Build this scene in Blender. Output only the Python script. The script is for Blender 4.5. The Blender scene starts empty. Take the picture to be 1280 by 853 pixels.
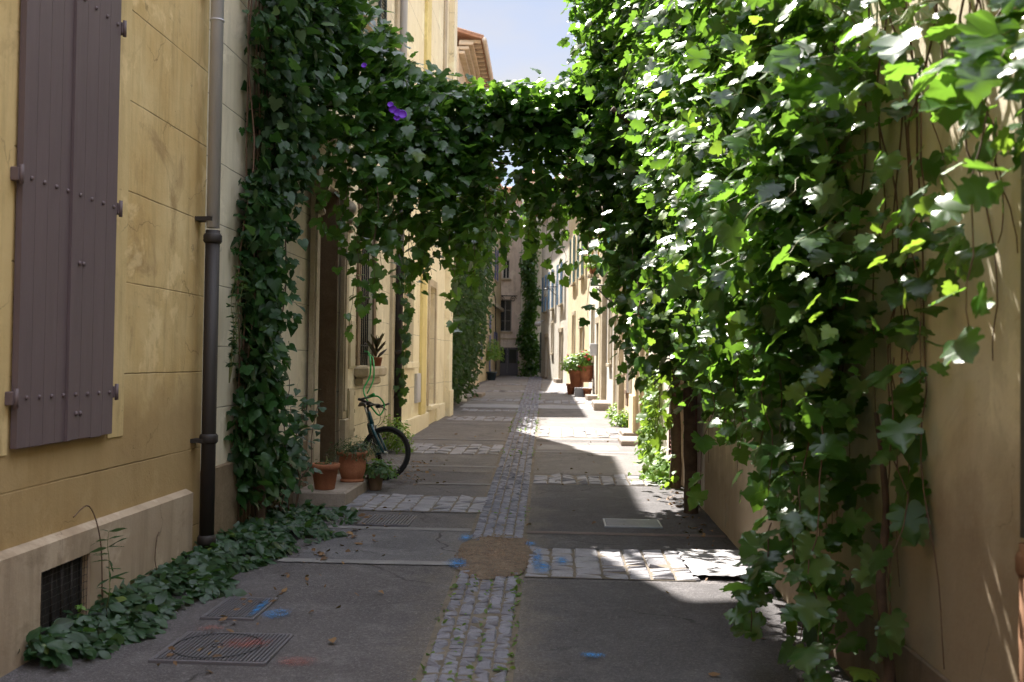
import bpy, bmesh, math, random
import numpy as np
from mathutils import Vector, Matrix, Euler
random.seed(7); rng = np.random.default_rng(11)
PI = math.pi; R = math.radians
sc = bpy.context.scene; col = sc.collection

# ------------------------------------------------------------------ camera
CAM = Vector((0, 0, 1.5)); F_PX = 1250.0
cam_d = bpy.data.cameras.new('camera'); cam = bpy.data.objects.new('camera', cam_d); col.objects.link(cam)
cam_d.sensor_width = 36; cam_d.lens = F_PX / 1280 * 36
cam_d.clip_start = 0.05; cam_d.clip_end = 2000
cam.location = CAM
cam.matrix_world = Matrix.Translation(CAM) @ Matrix.Rotation(R(2.75), 4, 'Z') @ Matrix.Rotation(R(90 + 1.2), 4, 'X') @ Matrix.Rotation(R(0.8), 4, 'Z')
cam_d.dof.use_dof = True; cam_d.dof.focus_distance = 9.5; cam_d.dof.aperture_fstop = 3.2
sc.camera = cam
# ------------------------------------------------------------------ light
SUN = Vector((0.27, -0.70, -1.0)).normalized()          # the way the light travels
elev = math.asin(-SUN.z); azim = math.atan2(-SUN.x, -SUN.y)
w = bpy.data.worlds.new('World'); sc.world = w; w.use_nodes = True
nt = w.node_tree; bg = nt.nodes['Background']
sky = nt.nodes.new('ShaderNodeTexSky'); sky.sky_type = 'NISHITA'; sky.sun_disc = False
sky.sun_elevation = elev; sky.sun_rotation = azim; sky.air_density = 0.7; sky.dust_density = 0.1; sky.ozone_density = 2.0
sky.altitude = 0
tc = nt.nodes.new('ShaderNodeTexCoord'); mp = nt.nodes.new('ShaderNodeMapping'); mp.inputs['Scale'].default_value = (1.2, 1.2, 3)
nz = nt.nodes.new('ShaderNodeTexNoise'); nz.inputs['Scale'].default_value = 2.2; nz.inputs['Detail'].default_value = 6
sx = nt.nodes.new('ShaderNodeSeparateXYZ'); nt.links.new(tc.outputs['Generated'], sx.inputs[0])
nt.links.new(tc.outputs['Generated'], mp.inputs[0]); nt.links.new(mp.outputs[0], nz.inputs[0])
def mrange(src, a, b, c, d):
    n = nt.nodes.new('ShaderNodeMapRange'); n.interpolation_type = 'SMOOTHSTEP'; nt.links.new(src, n.inputs[0])
    for i, v in enumerate((a, b, c, d)): n.inputs[i + 1].default_value = v
    return n.outputs[0]
def mulm(a, b):
    n = nt.nodes.new('ShaderNodeMath'); n.operation = 'MULTIPLY'; nt.links.new(a, n.inputs[0]); nt.links.new(b, n.inputs[1]); return n.outputs[0]
# thin veil low down, unseen bright cloud added higher up as fill light
m1 = nt.nodes.new('ShaderNodeMix'); m1.data_type = 'RGBA'; m1.inputs[7].default_value = (4.3, 4.0, 3.6, 1); nt.links.new(sky.outputs[0], m1.inputs[6])
nt.links.new(mrange(nz.outputs[0], .35, .7, .4, .85), m1.inputs[0])
m2 = nt.nodes.new('ShaderNodeMix'); m2.data_type = 'RGBA'; m2.inputs[7].default_value = (14.5, 15.5, 18, 1); nt.links.new(m1.outputs[2], m2.inputs[6])
nt.links.new(mulm(mrange(nz.outputs[0], .38, .5, .25, 1), mrange(sx.outputs[2], .5, .72, 0, 1)), m2.inputs[0])
nt.links.new(m2.outputs[2], bg.inputs[0])
bg.inputs[1].default_value = 0.05
sd = bpy.data.lights.new('sun', 'SUN'); sd.energy = 5.0; sd.angle = R(0.5); sd.color = (1, .95, .86)
so = bpy.data.objects.new('sun', sd); col.objects.link(so); so.rotation_euler = SUN.to_track_quat('-Z', 'Y').to_euler(); so.location = (0, 0, 30)
sc.view_settings.view_transform = 'Standard'; sc.view_settings.look = 'None'
sc.view_settings.exposure = 2.05; sc.view_settings.gamma = 1; sc.view_settings.use_curve_mapping = False
sc.cycles.use_denoising = True; sc.cycles.max_bounces = 8; sc.cycles.diffuse_bounces = 4; sc.cycles.transparent_max_bounces = 8
sc.cycles.use_adaptive_sampling = True; sc.cycles.adaptive_threshold = .02; sc.cycles.caustics_reflective = False; sc.cycles.caustics_refractive = False

# ------------------------------------------------------------------ helpers
def gz(Y): return -.16 + .0133 * max(-10, min(Y, 64))
def gp(px, py, lift=0.0):
    """the point of the ground that shows at that pixel of the photograph"""
    v = Vector(((px - 640) / F_PX, -(py - 426.5) / F_PX, -1)); v = cam.matrix_world.to_3x3() @ v
    s = (CAM.z + .16 - lift) / (.0133 * v.y - v.z)
    return CAM + v * s
def wo(o):
    t = Vector((0, 0, 0))
    while o: t += o.location; o = o.parent
    return t
def tag(o, label=None, cat=None, group=None, kind=None):
    if label: o['label'] = label
    if cat: o['category'] = cat
    if group: o['group'] = group
    if kind: o['kind'] = kind
    return o
def empty(name, loc, label=None, cat=None, group=None):
    o = bpy.data.objects.new(name, None); o.empty_display_size = .1; col.objects.link(o); o.location = loc
    return tag(o, label, cat, group)
def link(name, me, mat, parent=None):
    o = bpy.data.objects.new(name, me); col.objects.link(o)
    if mat: me.materials.append(mat)
    if parent: o.location = -wo(parent); o.parent = parent
    return o
def copy_tree(o, parent=None):
    c = o.copy(); col.objects.link(c); c.parent = parent
    for ch in list(o.children): copy_tree(ch, c)
    return c
class MB:
    def __init__(s, M=None): s.v = []; s.f = []; s.sm = []; s.M = M
    def add(s, vs, fs, smooth=False):
        n = len(s.v)
        for p in vs:
            p = Vector(p)
            s.v.append(tuple(s.M @ p) if s.M else tuple(p))
        for f in fs: s.f.append([i + n for i in f]); s.sm.append(smooth)
        return s
    def quad(s, a, b, c, d): return s.add([a, b, c, d], [(0, 1, 2, 3)])
    def hexa(s, p):  # 8 corners bottom 0-3, top 4-7
        return s.add(p, [(0, 3, 2, 1), (4, 5, 6, 7), (0, 1, 5, 4), (1, 2, 6, 5), (2, 3, 7, 6), (3, 0, 4, 7)])
    def box(s, x0, x1, y0, y1, z0, z1, c=0):
        if c <= 0:
            return s.hexa([(x0, y0, z0), (x1, y0, z0), (x1, y1, z0), (x0, y1, z0), (x0, y0, z1), (x1, y0, z1), (x1, y1, z1), (x0, y1, z1)])
        c = min(c, (x1 - x0) * .45, (y1 - y0) * .45, (z1 - z0) * .45)
        vs = []
        for z, k in ((z0, c), (z0 + c, 0), (z1 - c, 0), (z1, c)):
            vs += [(x0 + k + (c if 1 else 0) * 0, y0 + k, z), (x1 - k, y0 + k, z), (x1 - k, y1 - k, z), (x0 + k, y1 - k, z)]
        fs = [(3, 2, 1, 0), (12, 13, 14, 15)]
        for r in range(3):
            for i in range(4):
                a = r * 4 + i; b = r * 4 + (i + 1) % 4
                fs.append((a, b, b + 4, a + 4))
        return s.add(vs, fs)
    def tube(s, pts, rad, n=8, cap=True):
        pts = [Vector(p) for p in pts]
        if not hasattr(rad, '__len__'): rad = [rad] * len(pts)
        vs = []; up = None
        for i, p in enumerate(pts):
            t = (pts[min(i + 1, len(pts) - 1)] - pts[max(i - 1, 0)])
            if t.length < 1e-7: t = Vector((0, 0, 1))
            t.normalize()
            if up is None: up = Vector((0, 0, 1)) if abs(t.z) < .9 else Vector((1, 0, 0))
            a = t.cross(up)
            if a.length < 1e-5: a = t.orthogonal()
            a.normalize(); up = a.cross(t)
            for k in range(n):
                an = 2 * PI * k / n
                vs.append(p + (a * math.cos(an) + up * math.sin(an)) * rad[i])
        fs = []
        for i in range(len(pts) - 1):
            for k in range(n):
                a = i * n + k; b = i * n + (k + 1) % n
                fs.append((a, b, b + n, a + n))
        if cap: fs.append(tuple(range(n - 1, -1, -1))); fs.append(tuple((len(pts) - 1) * n + k for k in range(n)))
        return s.add(vs, fs, True)
    def lathe(s, c, prof, n=28, axis='z'):
        vs = []
        for r, z in prof:
            for k in range(n):
                a = 2 * PI * k / n
                if axis == 'z': vs.append((c[0] + r * math.cos(a), c[1] + r * math.sin(a), c[2] + z))
                elif axis == 'y': vs.append((c[0] + r * math.cos(a), c[1] + z, c[2] + r * math.sin(a)))
                else: vs.append((c[0] + z, c[1] + r * math.cos(a), c[2] + r * math.sin(a)))
        fs = []
        for i in range(len(prof) - 1):
            for k in range(n):
                a = i * n + k; b = i * n + (k + 1) % n
                fs.append((a, b, b + n, a + n))
        fs.append(tuple(range(n - 1, -1, -1))); fs.append(tuple((len(prof) - 1) * n + k for k in range(n)))
        return s.add(vs, fs, True)
    def torus(s, c, R1, r, n=40, m=8, axis='y', knob=0):
        vs = []
        for i in range(n):
            a = 2 * PI * i / n
            rr0 = r * (1 + (knob if i % 2 else 0))
            for j in range(m):
                b = 2 * PI * j / m
                q = R1 + rr0 * math.cos(b); h = r * math.sin(b)
                vs.append({'y': (c[0] + q * math.cos(a), c[1] + h, c[2] + q * math.sin(a)), 'z': (c[0] + q * math.cos(a), c[1] + q * math.sin(a), c[2] + h)}[axis])
        fs = []
        for i in range(n):
            for j in range(m):
                a = i * m + j; b = i * m + (j + 1) % m; i2 = (i + 1) % n
                fs.append((a, i2 * m + j, i2 * m + (j + 1) % m, b))
        return s.add(vs, fs, True)
    def build(s, name, mat, parent=None):
        me = bpy.data.meshes.new(name); me.from_pydata(s.v, [], s.f)
        me.polygons.foreach_set('use_smooth', s.sm)
        me.validate(); me.update()
        bm = bmesh.new(); bm.from_mesh(me); bmesh.ops.recalc_face_normals(bm, faces=bm.faces); bm.to_mesh(me); bm.free()
        return link(name, me, mat, parent)
class Face:
    """a house front: u along it, z up, d out towards the street"""
    def __init__(s, A, B, side):
        s.A = Vector((A[0], A[1], 0)); B = Vector((B[0], B[1], 0)); s.U = (B - s.A); s.L = s.U.length; s.U.normalize()
        s.N = Vector((s.U.y, -s.U.x, 0)) * side; s.side = side
    def p(s, u, z, d): return s.A + s.U * u + s.N * d + Vector((0, 0, z))
    def box(s, mb, u0, u1, z0, z1, d0, d1, c=0):
        t = MB(); t.box(u0, u1, d0, d1, z0, z1, c)
        return mb.add([s.p(v[0], v[2], v[1]) for v in t.v], t.f)
    def lathe(s, mb, u, z, d, prof, n=10):
        t = MB(); t.lathe((0, 0, 0), prof, n, 'y')
        return mb.add([s.p(u + v[0], z + v[2], d + v[1]) for v in t.v], t.f, True)
# ------------------------------------------------------------------ materials
MATS = {}
def mat_new(name):
    m = bpy.data.materials.new(name); m.use_nodes = True
    return m, m.node_tree, m.node_tree.nodes['Principled BSDF']
def N(nt, typ, **kw):
    n = nt.nodes.new(typ)
    for k, v in kw.items():
        if k.startswith('i_'):
            key = k[2:]; n.inputs[int(key) if key.isdigit() else key].default_value = v
        else: setattr(n, k, v)
    return n
def L(nt, a, b): nt.links.new(a, b)
def mixc(nt, fac, a, b, mode='MIX'):
    n = nt.nodes.new('ShaderNodeMix'); n.data_type = 'RGBA'; n.blend_type = mode
    for sock, v in ((0, fac), (6, a), (7, b)):
        if hasattr(v, 'links') or hasattr(v, 'is_linked'): L(nt, v, n.inputs[sock])
        elif isinstance(v, (int, float)): n.inputs[sock].default_value = v
        else: n.inputs[sock].default_value = (*v, 1) if len(v) == 3 else v
    return n.outputs[2]
def noise(nt, vec, scale, detail=4, rough=.55, dist=0):
    n = N(nt, 'ShaderNodeTexNoise'); n.inputs['Scale'].default_value = scale; n.inputs['Detail'].default_value = detail
    n.inputs['Roughness'].default_value = rough; n.inputs['Distortion'].default_value = dist
    if vec is not None: L(nt, vec, n.inputs['Vector'])
    return n.outputs[0]
def rng_(nt, v, a, b, c=0, d=1):
    n = N(nt, 'ShaderNodeMapRange'); L(nt, v, n.inputs[0])
    for i, x in enumerate((a, b, c, d)): n.inputs[i + 1].default_value = x
    return n.outputs[0]
def objv(nt): return N(nt, 'ShaderNodeTexCoord').outputs['Object']
def math_(nt, op, a, b=None, c=None):
    n = N(nt, 'ShaderNodeMath', operation=op)
    for i, v in enumerate((a, b, c)):
        if v is None: continue
        if isinstance(v, (int, float)): n.inputs[i].default_value = v
        else: L(nt, v, n.inputs[i])
    return n.outputs[0]
def bump(nt, bs, h, strength=.3, dist=.01, prev=None):
    n = N(nt, 'ShaderNodeBump'); n.inputs['Strength'].default_value = strength; n.inputs['Distance'].default_value = dist
    L(nt, h, n.inputs['Height'])
    if prev is not None: L(nt, prev, n.inputs['Normal'])
    L(nt, n.outputs[0], bs.inputs['Normal']); return n.outputs[0]
def plaster(name, c, c2=None, stain=(.16, .11, .06), amt=.5, course=None, rough=.9, low=None, streak=.6):
    if name in MATS: return MATS[name]
    m, nt, bs = mat_new(name); v = objv(nt)
    c2 = c2 or tuple(x * .82 for x in c)
    colr = mixc(nt, rng_(nt, noise(nt, v, 1.1, 6, .6), .35, .65), c, c2)
    mpn = N(nt, 'ShaderNodeMapping'); mpn.inputs['Scale'].default_value = (5, 5, .5); L(nt, v, mpn.inputs[0])
    st = rng_(nt, noise(nt, mpn.outputs[0], 1.5, 7, .7), .48, .7, 0, streak)
    colr = mixc(nt, st, colr, tuple(x * .62 for x in c2))
    pa = rng_(nt, noise(nt, v, 1.6, 9, .72, .9), .53, .66, 0, amt)
    colr = mixc(nt, pa, colr, stain)
    pl = rng_(nt, noise(nt, v, 1.9, 7, .65, .4),   .58, .63, 0, .4)
    colr = mixc(nt, pl, colr, tuple(min(1, x * 1.25 + .04) for x in c))
    sep = N(nt, 'ShaderNodeSeparateXYZ'); L(nt, v, sep.inputs[0])
    if low is not None:      # splashed, damp foot of the wall
        wob = math_(nt, 'ADD', sep.outputs[2], math_(nt, 'MULTIPLY', noise(nt, v, 2.5, 6), -.7))
        colr = mixc(nt, rng_(nt, wob, low - .45, low, .75, 0), colr, stain)
    chip = rng_(nt, noise(nt, v, 6, 9, .72, .4), .665, .68)
    colr = mixc(nt, math_(nt, 'MULTIPLY', chip, .6), colr, tuple(.5 * (x + .1) for x in c2))
    n2 = N(nt, 'ShaderNodeTexNoise'); n2.inputs['Scale'].default_value = 2.5; n2.inputs['Detail'].default_value = 6; L(nt, v, n2.inputs['Vector'])
    vm = N(nt, 'ShaderNodeVectorMath', operation='MULTIPLY_ADD'); L(nt, n2.outputs['Color'], vm.inputs[0]); vm.inputs[1].default_value = (.5, .5, .5); L(nt, v, vm.inputs[2])
    ve = N(nt, 'ShaderNodeTexVoronoi', feature='DISTANCE_TO_EDGE'); ve.inputs['Scale'].default_value = .7; L(nt, vm.outputs[0], ve.inputs['Vector'])
    crk = math_(nt, 'MULTIPLY', rng_(nt, ve.outputs['Distance'], .001, .0035, 1, 0), rng_(nt, noise(nt, v, 1.1, 3), .5, .58))
    colr = mixc(nt, math_(nt, 'MULTIPLY', crk, .55), colr, tuple(x * .3 for x in c2))
    fine = noise(nt, v, 60, 4, .6); mid = math_(nt, 'SUBTRACT', noise(nt, v, 7, 5, .6), math_(nt, 'MULTIPLY', chip, .5))
    h = math_(nt, 'ADD', math_(nt, 'MULTIPLY', fine, .25), mid)
    if course:
        z0, hh = course
        zz = math_(nt, 'ADD', math_(nt, 'SUBTRACT', sep.outputs[2], z0), math_(nt, 'MULTIPLY', noise(nt, v, 3, 3), .012))
        d = math_(nt, 'PINGPONG', zz, hh / 2)
        ln = rng_(nt, d, .0015, .0065, 1, 0)
        ln = math_(nt, 'MULTIPLY', ln, rng_(nt, noise(nt, v, 1.7, 3), .33, .5, .25, 1))
        colr = mixc(nt, math_(nt, 'MULTIPLY', ln, .8), colr, tuple(x * .25 for x in c2))
        h = math_(nt, 'SUBTRACT', h, math_(nt, 'MULTIPLY', ln, 1.2))
    L(nt, colr, bs.inputs['Base Color']); bs.inputs['Roughness'].default_value = rough; bs.inputs['Specular IOR Level'].default_value = .25
    bump(nt, bs, h, .45, .012); MATS[name] = m; return m
def paint(name, c, rough=.6, wear=.3, metal=0, grain=True, wearc=None):
    if name in MATS: return MATS[name]
    m, nt, bs = mat_new(name); v = objv(nt)
    mpn = N(nt, 'ShaderNodeMapping'); mpn.inputs['Scale'].default_value = (6, 6, .7) if grain else (3, 3, 3); L(nt, v, mpn.inputs[0])
    n1 = noise(nt, mpn.outputs[0], 3, 6, .7)
    colr = mixc(nt, rng_(nt, n1, .35, .75, 0, .6), c, tuple(x * .7 for x in c))
    colr = mixc(nt, rng_(nt, noise(nt, mpn.outputs[0], 9, 7, .75), .6, .72, 0, wear), colr, wearc or tuple(min(1, x * 1.6 + .05) for x in c))
    L(nt, colr, bs.inputs['Base Color']); bs.inputs['Roughness'].default_value = rough; bs.inputs['Metallic'].default_value = metal
    bump(nt, bs, noise(nt, mpn.outputs[0], 14, 5, .7), .25, .006); MATS[name] = m; return m
def plain(name, c, rough=.5, metal=0, spec=.5):
    if name in MATS: return MATS[name]
    m, nt, bs = mat_new(name); v = objv(nt)
    L(nt, mixc(nt, rng_(nt, noise(nt, v, 18, 5), .3, .7), c, tuple(x * .75 for x in c)), bs.inputs['Base Color'])
    bs.inputs['Roughness'].default_value = rough; bs.inputs['Metallic'].default_value = metal; bs.inputs['Specular IOR Level'].default_value = spec
    MATS[name] = m; return m
def glass_dark(name='window_glass', c=(.03, .035, .04)):
    if name in MATS: return MATS[name]
    m, nt, bs = mat_new(name); bs.inputs['Base Color'].default_value = (*c, 1); bs.inputs['Roughness'].default_value = .06
    MATS[name] = m; return m
def stone(name, c, c2, scale=1.0, rough=.85, wet=0):
    if name in MATS: return MATS[name]
    m, nt, bs = mat_new(name); v = objv(nt)
    colr = mixc(nt, rng_(nt, noise(nt, v, 2.2 * scale, 7, .65, .3), .35, .65), c, c2)
    colr = mixc(nt, rng_(nt, noise(nt, v, 45 * scale, 4, .7), .5, .75, 0, .5), colr, tuple(x * .5 for x in c2))
    L(nt, colr, bs.inputs['Base Color']); bs.inputs['Roughness'].default_value = rough; bs.inputs['Specular IOR Level'].default_value = .3
    bump(nt, bs, math_(nt, 'ADD', noise(nt, v, 30 * scale, 5, .7), math_(nt, 'MULTIPLY', noise(nt, v, 5 * scale, 5, .6), 2)), .5, .01)
    MATS[name] = m; return m
def asphalt(name, c, c2, speck=.5):
    m, nt, bs = mat_new(name); v = objv(nt)
    colr = mixc(nt, rng_(nt, noise(nt, v, .55, 7, .62, .5), .38, .62), c, c2)
    colr = mixc(nt, rng_(nt, noise(nt, v, 2.8, 8, .7, .3), .5, .7, 0, .55), colr, tuple(min(1, x * 1.8 + .012) for x in c2))
    colr = mixc(nt, rng_(nt, noise(nt, v, 1.3, 9, .75, 1.2), .57, .63, 0, .5), colr, tuple(x * .55 for x in c))
    sepa = N(nt, 'ShaderNodeSeparateXYZ'); L(nt, v, sepa.inputs[0])     # pale sandy dirt washed out along the channel
    dch = math_(nt, 'ABSOLUTE', math_(nt, 'ADD', math_(nt, 'ADD', sepa.outputs[0], math_(nt, 'MULTIPLY', sepa.outputs[1], .0175)), .37))
    dch = math_(nt, 'ADD', dch, math_(nt, 'MULTIPLY', math_(nt, 'SUBTRACT', noise(nt, v, 1.9, 7, .7, .5), .5), .9))
    colr = mixc(nt, rng_(nt, dch, .2, .5, .55, 0), colr, (.2, .165, .13))
    vo = N(nt, 'ShaderNodeTexVoronoi'); vo.inputs['Scale'].default_value = 110; L(nt, v, vo.inputs['Vector'])
    colr = mixc(nt, rng_(nt, vo.outputs['Color'], .55, .95, 0, speck), colr, tuple(min(1, x * 2.6 + .03) for x in c2))
    colr = mixc(nt, rng_(nt, noise(nt, v, 150, 3, .7), .5, .8, 0, .6), colr, tuple(x * .35 for x in c))
    colr = mixc(nt, rng_(nt, noise(nt, v, 38, 3, .75), .42, .62, .3, 0), colr, tuple(x * .3 for x in c))
    n2 = N(nt, 'ShaderNodeTexNoise'); n2.inputs['Scale'].default_value = 1.6; n2.inputs['Detail'].default_value = 6; L(nt, v, n2.inputs['Vector'])
    vm = N(nt, 'ShaderNodeVectorMath', operation='MULTIPLY_ADD'); L(nt, n2.outputs['Color'], vm.inputs[0]); vm.inputs[1].default_value = (.7, .7, 0); L(nt, v, vm.inputs[2])
    ve = N(nt, 'ShaderNodeTexVoronoi', feature='DISTANCE_TO_EDGE'); ve.inputs['Scale'].default_value = .42; L(nt, vm.outputs[0], ve.inputs['Vector'])
    crk = math_(nt, 'MULTIPLY', rng_(nt, ve.outputs['Distance'], .0012, .004, 1, 0), rng_(nt, noise(nt, v, .8, 3), .45, .55))
    colr = mixc(nt, math_(nt, 'MULTIPLY', crk, .75), colr, (.015, .013, .012))
    L(nt, colr, bs.inputs['Base Color']); bs.inputs['Roughness'].default_value = .82; bs.inputs['Specular IOR Level'].default_value = .35
    h = math_(nt, 'ADD', math_(nt, 'MULTIPLY', vo.outputs['Distance'], 1.2), math_(nt, 'MULTIPLY', noise(nt, v, 4, 5), 1.5)); h = math_(nt, 'SUBTRACT', h, crk)
    bump(nt, bs, h, .6, .006); MATS[name] = m; return m
def leafmat(name, dark, light, yellow=(.16, .2, .03), trans=(.22, .42, .03), tf=.38, rough=.36, veins=True, yel=.06, spec=.5):
    m, nt, bs = mat_new(name)
    at = N(nt, 'ShaderNodeAttribute', attribute_name='rnd').outputs['Fac']
    colr = mixc(nt, at, dark, light)
    colr = mixc(nt, rng_(nt, at, 1 - yel, 1.0, 0, .8), colr, yellow)
    tcol = mixc(nt, at, tuple(x * .8 for x in trans), trans)
    if veins:
        uv = N(nt, 'ShaderNodeTexCoord').outputs['UV']; sp = N(nt, 'ShaderNodeSeparateXYZ'); L(nt, uv, sp.inputs[0])
        ang = math_(nt, 'ARCTAN2', math_(nt, 'SUBTRACT', sp.outputs[0], .5), math_(nt, 'SUBTRACT', sp.outputs[1], .2))
        d = math_(nt, 'PINGPONG', ang, .37); rr = math_(nt, 'LENGTH', 1) if False else None
        vn = rng_(nt, math_(nt, 'PINGPONG', math_(nt, 'ADD', ang, .0), .37), .015, .05, .55, 0)
        colr = mixc(nt, vn, colr, tuple(min(1, x * 1.9 + .02) for x in light))
        tcol = mixc(nt, vn, tcol, tuple(x * .6 for x in trans))
    geo = N(nt, 'ShaderNodeNewGeometry')
    colr2 = mixc(nt, math_(nt, 'MULTIPLY', geo.outputs['Backfacing'], .45), colr, (.17, .24, .11))
    L(nt, colr2, bs.inputs['Base Color'])
    L(nt, math_(nt, 'ADD', math_(nt, 'MULTIPLY', geo.outputs['Backfacing'], .3), rough), bs.inputs['Roughness'])
    bs.inputs['Specular IOR Level'].default_value = spec
    tr = N(nt, 'ShaderNodeBsdfTranslucent'); L(nt, tcol, tr.inputs[0])
    ms = N(nt, 'ShaderNodeMixShader'); ms.inputs[0].default_value = tf
    L(nt, bs.outputs[0], ms.inputs[1]); L(nt, tr.outputs[0], ms.inputs[2])
    L(nt, ms.outputs[0], nt.nodes['Material Output'].inputs[0]); MATS[name] = m; return m

M_ASPH = asphalt('asphalt', (.078, .069, .071), (.105, .094, .096), .4)
M_ASPH_DK = asphalt('asphalt_dark', (.06, .054, .058), (.082, .075, .079), .35)
M_CONC = stone('concrete', (.24, .225, .22), (.17, .16, .16), 1.3)
M_SETT = stone('sett_stone', (.22, .215, .25), (.145, .14, .165), 1.6, .6)
M_SETT_L = stone('pale_sett_stone', (.29, .28, .3), (.19, .18, .2), 1.6, .65)
M_MORTAR = stone('joint_sand', (.19, .155, .12), (.11, .09, .07), 3)
M_GRAVEL = stone('gravel_earth', (.19, .14, .1), (.1, .07, .05), 5)
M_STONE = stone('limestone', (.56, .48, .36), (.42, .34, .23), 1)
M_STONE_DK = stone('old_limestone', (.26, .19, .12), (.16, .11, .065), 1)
M_STEP = stone('step_stone', (.36, .3, .25), (.25, .2, .16), 1.5)
M_TERRA = stone('terracotta', (.42, .17, .085), (.3, .11, .055), 2)
M_TERRA2 = stone('roof_tile', (.45, .27, .18), (.33, .17, .1), 2)
M_IRON = paint('cast_iron', (.035, .028, .025), .6, .5, .3, wearc=(.12, .07, .045))
M_ZINC = paint('zinc', (.52, .51, .54), .55, .6, .1, wearc=(.4, .34, .3))
M_RUST = paint('rusty_pipe', (.2, .1, .05), .8, .5, .2, wearc=(.3, .17, .08))
M_WROUGHT = plain('wrought_iron', (.03, .03, .032), .5, .6)
M_BARK = stone('vine_bark', (.11, .07, .045), (.05, .03, .02), 4)
M_STEM = plain('green_stem', (.16, .17, .05), .6)
M_STEMB = plain('brown_stem', (.13, .07, .04), .7)
M_GLASS = glass_dark()
M_WHITE = paint('white_joinery', (.62, .6, .57), .5, .3)
M_SOIL = stone('soil', (.06, .04, .03), (.03, .02, .015), 5)
M_VINE = leafmat('vine_leaf', (.012, .042, .010), (.04, .1, .018), trans=(.27, .54, .05), tf=.36, rough=.28, spec=.55, yel=.03)
M_VINE_DK = leafmat('bindweed_leaf', (.011, .038, .010), (.024, .07, .014), trans=(.07, .2, .02), tf=.28, rough=.42, yel=.02, spec=.3)
M_IVY = leafmat('ivy_leaf', (.014, .036, .01), (.028, .066, .016), trans=(.12, .26, .02), tf=.28, rough=.5, veins=False, yel=.01, spec=.25)
M_BRIGHT = leafmat('bright_leaf', (.07, .16, .02), (.14, .26, .035), trans=(.35, .55, .05), tf=.4, rough=.45, veins=False, yel=.15)
M_GROUNDC = leafmat('ground_cover_leaf', (.010, .034, .012), (.024, .064, .02), trans=(.1, .25, .03), tf=.25, rough=.45, yel=.01)
M_DEAD = leafmat('dead_leaf', (.1, .05, .02), (.22, .12, .05), yellow=(.33, .2, .08), trans=(.2, .1, .04), tf=.2, rough=.7, veins=False, yel=.2)

# ------------------------------------------------------------------ leaves
def leaf_tpl(kind):
    if kind == 'grape':
        half = [(.07, -.06), (.2, -.2), (.32, -.22), (.44, -.12), (.46, .0), (.56, .04), (.6, .16), (.52, .2), (.46, .3), (.58, .38), (.56, .52), (.44, .52), (.34, .52), (.34, .66), (.24, .76), (.12, .84)]
        tip = (0, 1.0)
    elif kind == 'vine':
        half = [(.12, -.16), (.36, -.2), (.47, -.02), (.58, .14), (.43, .26), (.54, .5), (.32, .5), (.26, .74)]
        tip = (0, 1.0)
    elif kind == 'heart':
        half = [(.14, -.16), (.34, -.14), (.45, .06), (.43, .26), (.3, .48), (.18, .7)]
        tip = (0, 1.0)
    elif kind == 'oval':
        half = [(.12, .1), (.26, .35), (.26, .6), (.14, .85)]; tip = (0, 1.0)
    elif kind == 'lance':
        half = [(.07, .15), (.1, .45), (.06, .8)]; tip = (0, 1.0)
    pts = [(0, 0)] + half + [tip] + [(-x, y) for x, y in reversed(half)]
    mid = [(0, 0.35), (0, .68)] if kind != 'lance' else [(0, .4), (0, .7)]
    n = len(half); P = pts + mid; m1 = len(pts); m2 = m1 + 1
    # fan: right half
    tris = []
    for s in (0, 1):
        seq = list(range(1, n + 2)) if s == 0 else list(range(len(pts) - 1, n, -1))
        cur = 0
        for a, b in zip(seq[:-1], seq[1:]):
            ymid = (P[a][1] + P[b][1]) / 2
            c = 0 if ymid < .18 else (m1 if ymid < .56 else m2)
            if c != cur:
                tris.append((cur, a, c) if s == 0 else (cur, c, a)); cur = c
            if b == n + 1 and False: pass
            tris.append((c, a, b) if s == 0 else (c, b, a))
    tris = [t for t in tris if len(set(t)) == 3]
    return np.array(P, float), np.array(tris, int)
TPL = {k: leaf_tpl(k) for k in ('grape', 'vine', 'heart', 'oval', 'lance')}
def nrm(a): return a / np.maximum(np.linalg.norm(a, axis=1, keepdims=True), 1e-9)
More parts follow.
